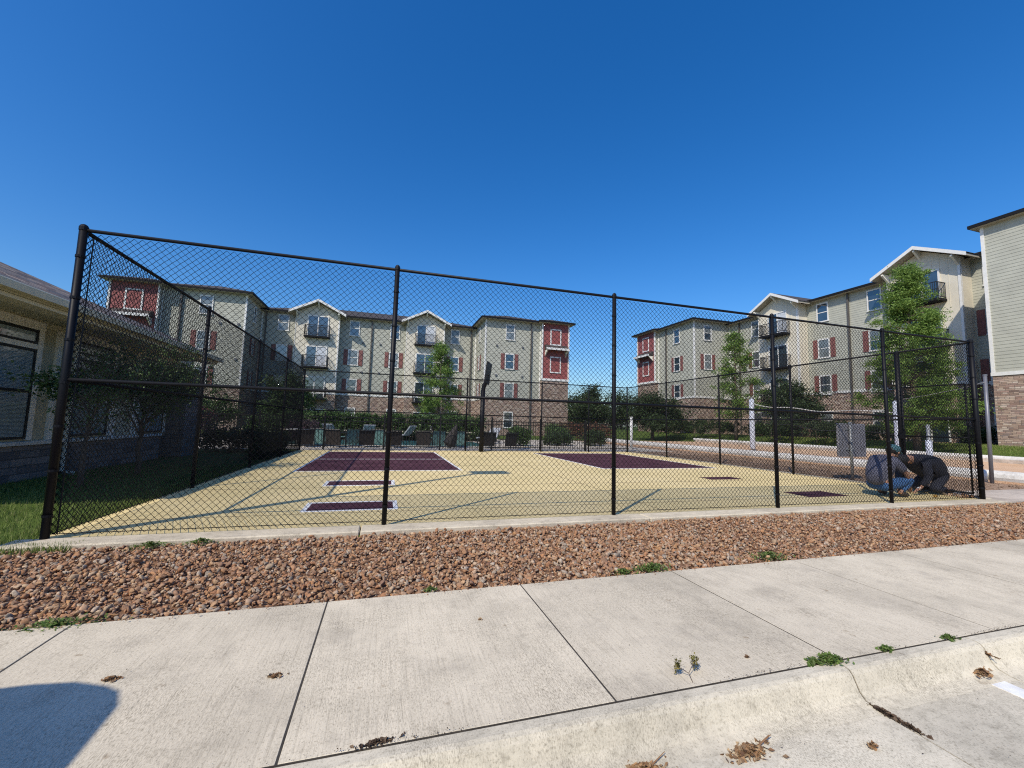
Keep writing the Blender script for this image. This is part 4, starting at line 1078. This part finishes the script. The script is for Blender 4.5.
# rear wing of the clubhouse, lower roof further back
# ------------------------------------------------------------------ foliage
def leaf_mesh(name, C_, n_per, spread, size, mat, parent, flatz=1.0, droop=0, origin=None, elong=.5):
    """C_: (k,3) clump centres, gaussian leaves round them"""
    C_ = np.asarray(C_, float); k = len(C_); n = k * n_per
    sp = np.repeat(np.asarray(spread, float) * np.ones(k), n_per)[:, None]
    P = np.repeat(C_, n_per, 0) + RNG.normal(size=(n, 3)) * sp * np.array([1, 1, flatz])
    u = RNG.normal(size=(n, 3)); u[:, 2] = u[:, 2] * .6 - droop; u /= np.linalg.norm(u, axis=1)[:, None]
    a = RNG.normal(size=(n, 3)); v = np.cross(u, a); v /= np.linalg.norm(v, axis=1)[:, None]
    s = size * RNG.uniform(.6, 1.3, (n, 1)); u = u * s; v = v * s * elong
    V = np.stack([P - u, P + v, P + u, P - v], 1).reshape(-1, 3)
    o = world_loc(parent) if parent else Vector(origin or (0, 0, 0)); V = V - np.array([o.x, o.y, o.z])
    ob = link(name, mesh_np(name, V, np.arange(4 * n).reshape(-1, 4), mat), parent)
    if not parent: ob.location = o
    return ob

def tree(name, label, x, y, z0, h, crown, rad, mat, tr=.1, clumps=220, per=60, leaf=.09, shape='round', cat='tree', group=None, low=.25, seed=1, spread=.22, lean=(0, 0)):
    rr = random.Random(seed); t = thing(name, label, cat, (x, y, z0), 0, group)
    tp = [(x, y, z0 - .1)]; nseg = 7
    for i in range(1, nseg + 1):
        f = i / nseg; tp.append((x + lean[0] * f + rr.gauss(0, .03 * h / 6), y + lean[1] * f + rr.gauss(0, .03 * h / 6), z0 + h * (.95 if shape == 'cone' else .6) * f))
    b = MB(); b.tube(tp, [tr * (1.15 - .95 * i / nseg) for i in range(nseg + 1)], 8); b.build('trunk', M['bark'], t, True)
    cl = []; sp = []; lb = MB(); zc0 = z0 + h * low; Hc = h - h * low
    nb = max(10, clumps // 8)
    for i in range(nb):
        f = (i + rr.random()) / nb
        a = rr.uniform(0, 6.283)
        if shape == 'cone':
            zz = zc0 + Hc * f; R_ = rad * (1 - f) ** .8 * rr.uniform(.55, 1.12) + .12; f2 = min(.97, (zz - z0) / (h * .95)); base = Vector(tp[min(nseg, int(f2 * nseg))]); base.z = zz - R_ * .15
            end = Vector((base.x + math.cos(a) * R_, base.y + math.sin(a) * R_, zz + R_ * .12))
        else:
            th = math.acos(rr.uniform(-.75, 1)); q = rr.uniform(.6, 1.0)
            end = Vector((x + lean[0] + math.cos(a) * math.sin(th) * rad * q, y + lean[1] + math.sin(a) * math.sin(th) * rad * q, zc0 + Hc / 2 + math.cos(th) * Hc / 2 * q)); base = Vector(tp[rr.randint(nseg // 2, nseg)])
        mid_ = base.lerp(end, .5) + Vector((rr.gauss(0, .06), rr.gauss(0, .06), rr.gauss(0, .06))) * rad
        lb.tube([base, mid_, end], [tr * .32, tr * .2, tr * .06], 5)
        for j in range(max(1, clumps // nb)):
            g = rr.uniform(.3, 1.05); p = base.lerp(mid_, min(1, g * 2)) if g < .5 else mid_.lerp(end, (g - .5) * 2)
            cl.append(p + Vector((rr.gauss(0, .12), rr.gauss(0, .12), rr.gauss(0, .10))) * rad * .6); sp.append(spread * rr.uniform(.5, 1.3))
    lb.build('limb', M['bark'], t)
    leaf_mesh('crown', [tuple(c) for c in cl], per, sp, leaf, mat, t, flatz=.7, droop=.25)
    return t
G_ = 'landscape trees'
tree('cypress_tree', 'light green feathery conical tree in front of the left block, right gable bay', 4.0, 33, 0, 7.3, None, 2.2, M['leaf_cyp'], .12, 280, 55, .07, 'cone', low=.1, seed=3)
tree('cypress_tree', 'tall light green feathery tree at the inner corner of the right block', 28, 28.0, .4, 8.8, None, 2.6, M['leaf_cyp'], .12, 280, 55, .07, 'cone', low=.2, seed=5, spread=.22)
tree('cypress_tree', 'large bright green conical tree nearest the right block, before its second gable', 26.9, 15.0, .3, 9.8, None, 2.55, M['leaf_cyp'], .16, 760, 105, .05, 'cone', low=.12, seed=9, spread=.17)
tree('oak_tree', 'dark round-topped tree right of the left block, against the sky', 17.7, 34, 0, 4.9, None, 2.3, M['leaf_dark'], .16, 200, 70, .09, 'round', low=.15, seed=11, spread=.33)
tree('oak_tree', 'dark round tree between the two blocks, in front of the red end bay', 24.2, 34, 0, 4.9, None, 3.1, M['leaf_dark'], .16, 260, 70, .09, 'round', low=.12, seed=12, spread=.36)
tree('oak_tree', 'dark spreading tree behind the volleyball net, in front of the balconies', 31, 25.2, .55, 5.2, None, 2.6, M['leaf_dark'], .15, 260, 70, .09, 'round', low=.12, seed=13, spread=.33)
tree('ornamental_tree', 'small dark leafy tree against the clubhouse wall behind the left fence', -4.75, 10.4, 0, 2.72, None, 1.1, M['leaf_mid'], .05, 200, 45, .034, 'round', low=.52, seed=14, spread=.16)
tree('ornamental_tree', 'small leafy branchy tree at the near clubhouse window behind the corner post', -4.75, 8.75, 0, 2.3, None, .75, M['leaf_mid'], .04, 90, 40, .03, 'round', low=.5, seed=15, spread=.13)
tree('oak_tree', 'dark tree standing in the shadow of the left wing behind the hedge', -7.6, 36, 0, 5.2, None, 2.3, M['leaf_mid'], .14, 200, 60, .09, 'round', low=.1, seed=16, spread=.33)
tree('oak_tree', 'low dark tree beyond the pool left of the shaded one', -11.3, 33, 0, 3.2, None, 1.8, M['leaf_mid'], .1, 120, 60, .08, 'round', low=.1, seed=17, spread=.3)
tree('oak_tree', 'distant dark tree seen in the gap left of the slim white post', 38, 62, 0, 7, None, 5, M['leaf_dark'], .2, 160, 70, .16, 'round', low=.05, seed=18, spread=.7)
tree('oak_tree', 'distant dark tree behind the round one beside the left block', 29, 60, 0, 6, None, 4.5, M['leaf_dark'], .2, 140, 70, .16, 'round', low=.05, seed=19, spread=.7)

def hedge(name, label, x0, x1, y0, y1, z0, h, mat, cat='hedge', n=None, leaf=.05, group=None, per=28):
    n = n or int((x1 - x0) * (y1 - y0) * 30 + (x1 - x0) * h * 26); n = min(n, 900)
    C_ = np.stack([RNG.uniform(x0 + .1, x1 - .1, n), RNG.uniform(y0 + .1, y1 - .1, n), z0 + h * (.12 + .83 * RNG.random(n) ** .7)], 1)
    t = thing(name, label, cat, ((x0 + x1) / 2, (y0 + y1) / 2, z0), 0, group)
    leaf_mesh('foliage', C_, per, .10, leaf, mat, t)
    b = MB(); random.seed(int(x0 * 10) + 3); k = max(3, int((x1 - x0) * 1.4))
    for i in range(k):
        xx = x0 + (i + .5) * (x1 - x0) / k; yy = (y0 + y1) / 2; b.tube([(xx, yy, z0 - .05), (xx + random.gauss(0, .1), yy + random.gauss(0, .1), z0 + h * .7)], [.025, .008], 5)
    b.build('stem', M['bark'], t); return t
hedge('clipped_hedge', 'long bright green clipped hedge on top of the planter wall beyond the pool', -6.0, 6.6, 27.2, 28.3, 0, 1.6, M['leaf_mid'], leaf=.07, n=900, per=40)
hedge('dark_hedge', 'low dark planting along the foot of the planter wall across the pool', -6.5, 6.8, 25.9, 26.25, 0, .5, M['leaf_dark'], n=420, leaf=.06)
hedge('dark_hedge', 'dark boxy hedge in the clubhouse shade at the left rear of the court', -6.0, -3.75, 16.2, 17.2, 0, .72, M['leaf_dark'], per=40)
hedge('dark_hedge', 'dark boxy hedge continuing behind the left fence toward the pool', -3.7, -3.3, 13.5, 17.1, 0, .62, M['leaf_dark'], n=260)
SG = 'shrubs around the buildings'
for i, (x, y, w_, h_, mt, lb) in enumerate([
    (13.8, 33, 1.6, 1.15, 'leaf_mid', 'green shrub behind the pickets below the right end bay of the left block'),
    (11.2, 26, 1.3, 1.0, 'leaf_mid', 'round green shrub behind the pickets, left of the red flowers'),
    (7.0, 21.6, 1.1, .95, 'leaf_mid', 'bright green shrub right of the last dark chair'),
    (9.6, 22.5, 1.5, .7, 'leaf_dark', 'low dark shrub behind the pickets in the centre'),
    (12.0, 22.5, 1.2, .8, 'leaf_dark', 'low dark shrub behind the pickets right of centre'),
    (-6.0, 24.5, 1.6, 1.35, 'leaf_mid', 'loose green shrub above the dark hedge at left'),
    (-4.0, 23.8, 1.5, 1.0, 'leaf_purple', 'purple leaved shrub by the left end of the pool')]):
    hedge('shrub', lb, x - w_ / 2, x + w_ / 2, y - w_ / 2, y + w_ / 2, 0, h_, M[mt], 'shrub', n=90, leaf=.06, group=SG, per=40)
hedge('flowering_shrub', 'band of red flowering shrubs in front of the right end bay', 13.2, 17.8, 30.2, 31.2, 0, 1.35, M['flower_red'], 'flowering shrub', n=220, leaf=.06)
hedge('flowering_shrub', 'pink flowering bush at the end pillar of the clubhouse', -6.3, -5.5, 16.6, 17.5, 0, 1.45, M['flower_pink'], 'flowering shrub', n=50, leaf=.035)
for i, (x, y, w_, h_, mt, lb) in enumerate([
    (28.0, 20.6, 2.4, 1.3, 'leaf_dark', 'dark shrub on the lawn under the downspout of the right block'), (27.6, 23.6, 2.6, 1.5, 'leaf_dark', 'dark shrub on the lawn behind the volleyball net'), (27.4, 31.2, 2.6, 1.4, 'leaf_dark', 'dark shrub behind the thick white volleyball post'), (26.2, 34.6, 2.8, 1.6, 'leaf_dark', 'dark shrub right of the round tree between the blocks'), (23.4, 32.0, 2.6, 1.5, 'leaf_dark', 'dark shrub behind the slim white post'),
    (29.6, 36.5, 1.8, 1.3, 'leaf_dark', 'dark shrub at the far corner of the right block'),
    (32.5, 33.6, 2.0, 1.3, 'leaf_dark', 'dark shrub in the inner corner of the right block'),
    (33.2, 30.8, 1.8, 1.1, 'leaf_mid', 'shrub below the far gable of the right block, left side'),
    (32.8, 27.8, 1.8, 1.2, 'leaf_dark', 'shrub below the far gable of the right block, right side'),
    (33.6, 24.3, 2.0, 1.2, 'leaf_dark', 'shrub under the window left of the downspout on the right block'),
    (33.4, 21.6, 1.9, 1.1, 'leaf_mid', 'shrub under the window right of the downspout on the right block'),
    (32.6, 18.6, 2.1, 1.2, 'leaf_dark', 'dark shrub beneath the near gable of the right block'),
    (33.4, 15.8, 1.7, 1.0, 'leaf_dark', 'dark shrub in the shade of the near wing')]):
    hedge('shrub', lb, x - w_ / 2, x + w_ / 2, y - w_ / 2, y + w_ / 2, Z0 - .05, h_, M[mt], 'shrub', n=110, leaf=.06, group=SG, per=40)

# ------------------------------------------------------------------ people: two workers crouching inside the corner
def skin_mesh(name, verts, radii, edges, mat, parent, sub=2, root=0):
    me = bpy.data.meshes.new(name); o_ = world_loc(parent)
    me.from_pydata([tuple(Vector(v) - o_) for v in verts], edges, []); me.update()
    ob = bpy.data.objects.new(name, me); COL.objects.link(ob)
    ob.modifiers.new('skin', 'SKIN')
    if not me.skin_vertices: pass
    sv = me.skin_vertices[0].data
    for i, r_ in enumerate(radii):
        sv[i].radius = (r_, r_) if not hasattr(r_, '__len__') else r_
        sv[i].use_root = (i == root)
    s = ob.modifiers.new('sub', 'SUBSURF'); s.levels = sub; s.render_levels = sub
    dg = bpy.context.evaluated_depsgraph_get(); ev = ob.evaluated_get(dg)
    m2 = bpy.data.meshes.new_from_object(ev); bpy.data.objects.remove(ob); bpy.data.meshes.remove(me)
    m2.name = name; m2.materials.clear(); m2.materials.append(mat)
    for p in m2.polygons: p.use_smooth = True
    return link(name, m2, parent)

def chain(vs, es, rs, pts, rads, start=None):
    prev = start
    for p, r_ in zip(pts, rads):
        vs.append(p); rs.append(r_); k = len(vs) - 1
        if prev is not None: es.append((prev, k))
        prev = k
    return prev

def person(label, loc, J, shirt, trouser, capmat, gloves=False, brim=True):
    """J: dict of joint positions"""
    t = thing('person', label, 'person', loc, 0)
    V = Vector; j = {k: V(v) for k, v in J.items()}
    vs = [j['pelvis']]; rs = [.125]; es = []
    ch = chain(vs, es, rs, [j['waist'], j['chest'], j['neckb'], j['neck']], [.125, .14, .085, .058], 0)
    chest = 2
    hd = chain(vs, es, rs, [j['head'] * .5 + j['neck'] * .5, j['head'], j['crown']], [.068, .095, .08], ch)
    # nose and chin
    fwd = (j['face'] - j['head']).normalized()
    chain(vs, es, rs, [j['head'] + fwd * .09 - (j['crown'] - j['head']).normalized() * .03], [.022], hd - 1)
    fv = []
    for s in ('L', 'R'):
        w_ = chain(vs, es, rs, [j['sh' + s], j['el' + s], j['wr' + s], j['wr' + s].lerp(j['ha' + s], .55)], [.06, .042, .028, .034], chest)
        d = (j['ha' + s] - j['wr' + s]).normalized(); side = d.cross(V((0, 0, 1)))
        side = side.normalized() if side.length > .1 else V((1, 0, 0))
        palm = vs[w_]
        for q, ln in ((-1.5, .065), (-.5, .08), (.5, .078), (1.5, .06)):
            st_ = palm + side * q * .018 + d * .02; chain(vs, es, rs, [st_, st_ + d * ln * .5 + V((0, 0, -.008)), st_ + d * ln * .85 + V((0, 0, -.025))], [.0095, .0085, .007], w_)
        st_ = palm + side * -.036 - d * .01; chain(vs, es, rs, [st_, st_ + (d * .6 - side * .6) * .04], [.011, .009], w_)
        l_ = chain(vs, es, rs, [j['hip' + s], j['kn' + s], j['an' + s], j['to' + s]], [.105, .068, .045, .038], 0)
    skin_mesh('body', vs, rs, es, M['skin'], t)
    # shirt shell
    vs2 = [j['pelvis'] + j['seat']]; rs2 = [j['rad'].x]; es2 = []
    chain(vs2, es2, rs2, [j['waist'], j['chest'], j['neckb']], [j['rad'].y, j['rad'].z, .12], 0)
    for s in ('L', 'R'): chain(vs2, es2, rs2, [j['sh' + s], j['sh' + s].lerp(j['el' + s], .85)] + ([j['el' + s], j['el' + s].lerp(j['wr' + s], .9)] if gloves else []), [.10, .078] + ([.07, .05] if gloves else []), 2)
    skin_mesh('shirt', vs2, rs2, es2, shirt, t)
    vs3 = [j['pelvis']]; rs3 = [.13]; es3 = []
    for s in ('L', 'R'): chain(vs3, es3, rs3, [j['hip' + s], j['kn' + s], j['kn' + s].lerp(j['an' + s], .9)], [.115, .092, .062], 0)
    skin_mesh('trousers', vs3, rs3, es3, trouser, t)
    for s in ('L', 'R'):
        d = (j['to' + s] - j['an' + s]).normalized()
        vs4 = [j['an' + s] + V((0, 0, -.01))]; rs4 = [.052]; es4 = []
        chain(vs4, es4, rs4, [j['an' + s].lerp(j['to' + s], .5), j['to' + s], j['to' + s] + d * .03], [.05, .046, .03], 0)
        skin_mesh('shoe', vs4, rs4, es4, M['shoe'], t)
        if gloves:
            skin_mesh('glove', [j['wr' + s], j['wr' + s].lerp(j['ha' + s], .6)], [.036, .046], [(0, 1)], M['glove'], t)
    up = (j['crown'] - j['head']).normalized(); c = j['head'].lerp(j['crown'], .55)
    # hair then cap over it
    hb = MB(); hb.ball(j['head'] * .75 + j['crown'] * .25 - fwd * .035, .102, 12, 8); hb.build('hair', M['hair'], t, True)
    cb = MB(); cb.ball(c - fwd * .005, .116, 14, 8, .85); cb.build('cap', capmat, t, True)
    if brim:
        b = MB(); sd_ = fwd.cross(up).normalized(); o_ = c - up * .02 + fwd * .08
        b.prism([o_ - sd_ * .08, o_ + fwd * .05 - sd_ * .065, o_ + fwd * .085, o_ + fwd * .05 + sd_ * .065, o_ + sd_ * .08], up * .008); b.build('cap_brim', capmat, t)
    # ears and eyes
    b = MB(); sd_ = fwd.cross(up).normalized()
    for s in (-1, 1): b.ball(j['head'] + sd_ * s * .096, .022, 6, 5)
    b.build('ear', M['skin'], t, True)
    b = MB()
    for s in (-1, 1): b.ball(j['head'] + fwd * .086 + up * .01 + sd_ * s * .032, .011, 6, 5)
    b.build('eye', M['rubber'], t, True)
    return t
V0 = lambda *a: a
# left worker: squatting in profile, facing right
yA = 5.72
JA = dict(rad=V0(.20, .20, .19), seat=V0(.0, 0, -.05), pelvis=(8.98, yA, .24), waist=(8.96, yA, .42), chest=(9.12, yA, .63), neckb=(9.27, yA, .73), neck=(9.33, yA - .01, .77), head=(9.42, yA - .02, .83), crown=(9.42, yA - .02, .94), face=(9.52, yA - .04, .78),
          shL=(9.17, yA + .19, .66), elL=(9.42, yA + .22, .46), wrL=(9.62, yA + .14, .26), haL=(9.68, yA + .08, .13),
          shR=(9.17, yA - .19, .66), elR=(9.36, yA - .24, .46), wrR=(9.56, yA - .16, .24), haR=(9.64, yA - .12, .10),
          hipL=(9.02, yA + .13, .24), knL=(9.52, yA + .17, .40), anL=(9.22, yA + .15, .09), toL=(9.40, yA + .16, .045),
          hipR=(9.02, yA - .13, .22), knR=(9.60, yA - .17, .33), anR=(9.27, yA - .16, .09), toR=(9.46, yA - .17, .045))
JA = {k: (v if k in ('seat', 'rad') else (v[0] + .10, v[1], v[2])) for k, v in JA.items()}
person('person in a grey shirt, blue jeans and teal cap squatting by the court corner', (9.1, yA, 0), JA, M['shirt_grey'], M['jeans'], M['cap_teal'])
# right worker: kneeling, bent forward facing left
yB = 5.85
JB = dict(rad=(.25, .27, .25), seat=(-.02, 0, -.08), pelvis=(11.2, yB, .40), waist=(10.98, yB, .55), chest=(10.62, yB, .66), neckb=(10.36, yB, .70), neck=(10.26, yB - .01, .70), head=(10.14, yB - .02, .64), crown=(10.06, yB - .02, .72), face=(10.08, yB - .02, .54),
          shL=(10.5, yB + .19, .62), elL=(10.44, yB + .24, .36), wrL=(10.28, yB + .16, .15), haL=(10.18, yB + .1, .08),
          shR=(10.5, yB - .19, .62), elR=(10.46, yB - .26, .36), wrR=(10.34, yB - .18, .15), haR=(10.24, yB - .14, .08),
          hipL=(11.14, yB + .13, .38), knL=(10.76, yB + .18, .10), anL=(11.2, yB + .17, .09), toL=(11.27, yB + .17, .045),
          hipR=(11.14, yB - .13, .38), knR=(10.72, yB - .18, .10), anR=(11.17, yB - .17, .09), toR=(11.25, yB - .17, .045))
JB = {k: (v if k in ('seat', 'rad') else (v[0] - .16, v[1], v[2])) for k, v in JB.items()}
person('person in a navy shirt and black cap kneeling bent toward the other worker', (10.6, yB, 0), JB, M['shirt_navy'], M['trousers'], M['cap_black'], gloves=True)
t = thing('hand_tool', 'small yellow handled hand tool on the court beside the kneeling workers', 'tool', (10.2, 5.45, 0))
b = MB(); b.tube([(10.1, 5.42, .03), (10.22, 5.45, .03)], .022, 8); b.build('handle', M['tool'], t)
b = MB(); b.tube([(10.22, 5.45, .03), (10.36, 5.5, .03)], .009, 6); b.build('shaft', M['galv'], t)
tag(scatter_rocks('rubble_heap', 70, (10.75, 11.25), (5.25, 5.6), .0, .02, .06, M['rocks'], sub=1), 'small heap of broken rubble at the foot of the right corner post', 'rubble')

# ------------------------------------------------------------------ off-frame light pole (casts the long shadow across the court)
lx, ly = -4.45, 3.85
tip = Vector((2.3, 9.95)); Ls = (tip - Vector((lx, ly))).length; hp = Ls * math.tan(SUN_EL)
t = thing('light_pole', 'tall dark parking light pole standing left of the picture', 'light pole', (lx, ly, 0))
b = MB(); b.tube([(lx, ly, -.1), (lx, ly, hp)], [.085, .06], 12); b.build('pole', M['fence'], t, True)
b = MB(); b.tube([(lx, ly, -.1), (lx, ly, .35)], .22, 14); b.build('footing', M['beam'], t)
b = MB(); b.bbox(lx - .3, lx + .6, ly - .28, ly + .28, hp, hp + .12, .03); b.build('lamp_head', M['fence'], t)

# ------------------------------------------------------------------ parked van behind the camera on the left (casts the rounded shadow)
x0, x1, yr = -3.95, -2.13, 1.42
t = thing('parked_van', 'white van parked nose-out at the kerb left of the picture', 'van', (-3.25, -1.3, -.12))
b = MB(); zb = -.12
prof = [(yr, .35), (yr + .02, 1.2), (yr - .05, 1.80), (yr - .17, 1.90), (yr - .5, 1.93), (yr - 2.6, 1.90), (yr - 3.4, 1.25), (yr - 4.4, 1.02), (yr - 4.6, .8), (yr - 4.6, .35)]
x1 -= .02; yr -= .02; secs = [(x0, .0), (x0 + .05, .45), (x0 + .15, .75), (x0 + .32, .93), (x0 + .5, 1.0), (x1 - .5, 1.0), (x1 - .32, .93), (x1 - .15, .75), (x1 - .05, .45), (x1, .0)]
vv = []
for xx, k in secs:
    for y_, z_ in prof:
        zz = z_ if z_ < 1.3 else z_ - .22 * (1 - k); yy = y_ + (-.22 if y_ > -1 else .1) * (1 - k)
        vv.append((xx, yy, zz + zb))
n_ = len(prof); ff_ = [tuple(range(n_ - 1, -1, -1)), tuple(range((len(secs) - 1) * n_, len(secs) * n_))]
for s_ in range(len(secs) - 1):
    for i in range(n_): ff_.append((s_ * n_ + i, s_ * n_ + (i + 1) % n_, (s_ + 1) * n_ + (i + 1) % n_, (s_ + 1) * n_ + i))
b.add(vv, ff_); b.build('body', M['carpaint'], t)
b = MB(); b.box(x0 + .2, x1 - .2, yr + .005, yr + .022, .98, 1.48); b.build('rear_window', M['carglass'], t)
for xx in (x0 - .006, x1 - .0):
    b = MB(); b.box(xx, xx + .006, yr - 2.5, yr - .4, 1.0, 1.5); b.build('side_window', M['carglass'], t)
for xx in (x0 + .04, x1 - .16):
    b = MB(); b.box(xx, xx + .12, yr + .003, yr + .03, .75, 1.1); b.build('tail_lamp', M['tail'], t)
for xx in (x0 + .02, x1 - .24):
    for yy in (yr - .85, yr - 3.7):
        b = MB(); b.tube([(xx, yy, .22), (xx + .22, yy, .22)], .34, 18); o = b.build('wheel', M['rubber'], t)
        b = MB(); b.tube([(xx - .005, yy, .22), (xx + .225, yy, .22)], .2, 14); b.build('rim', M['galv'], o)
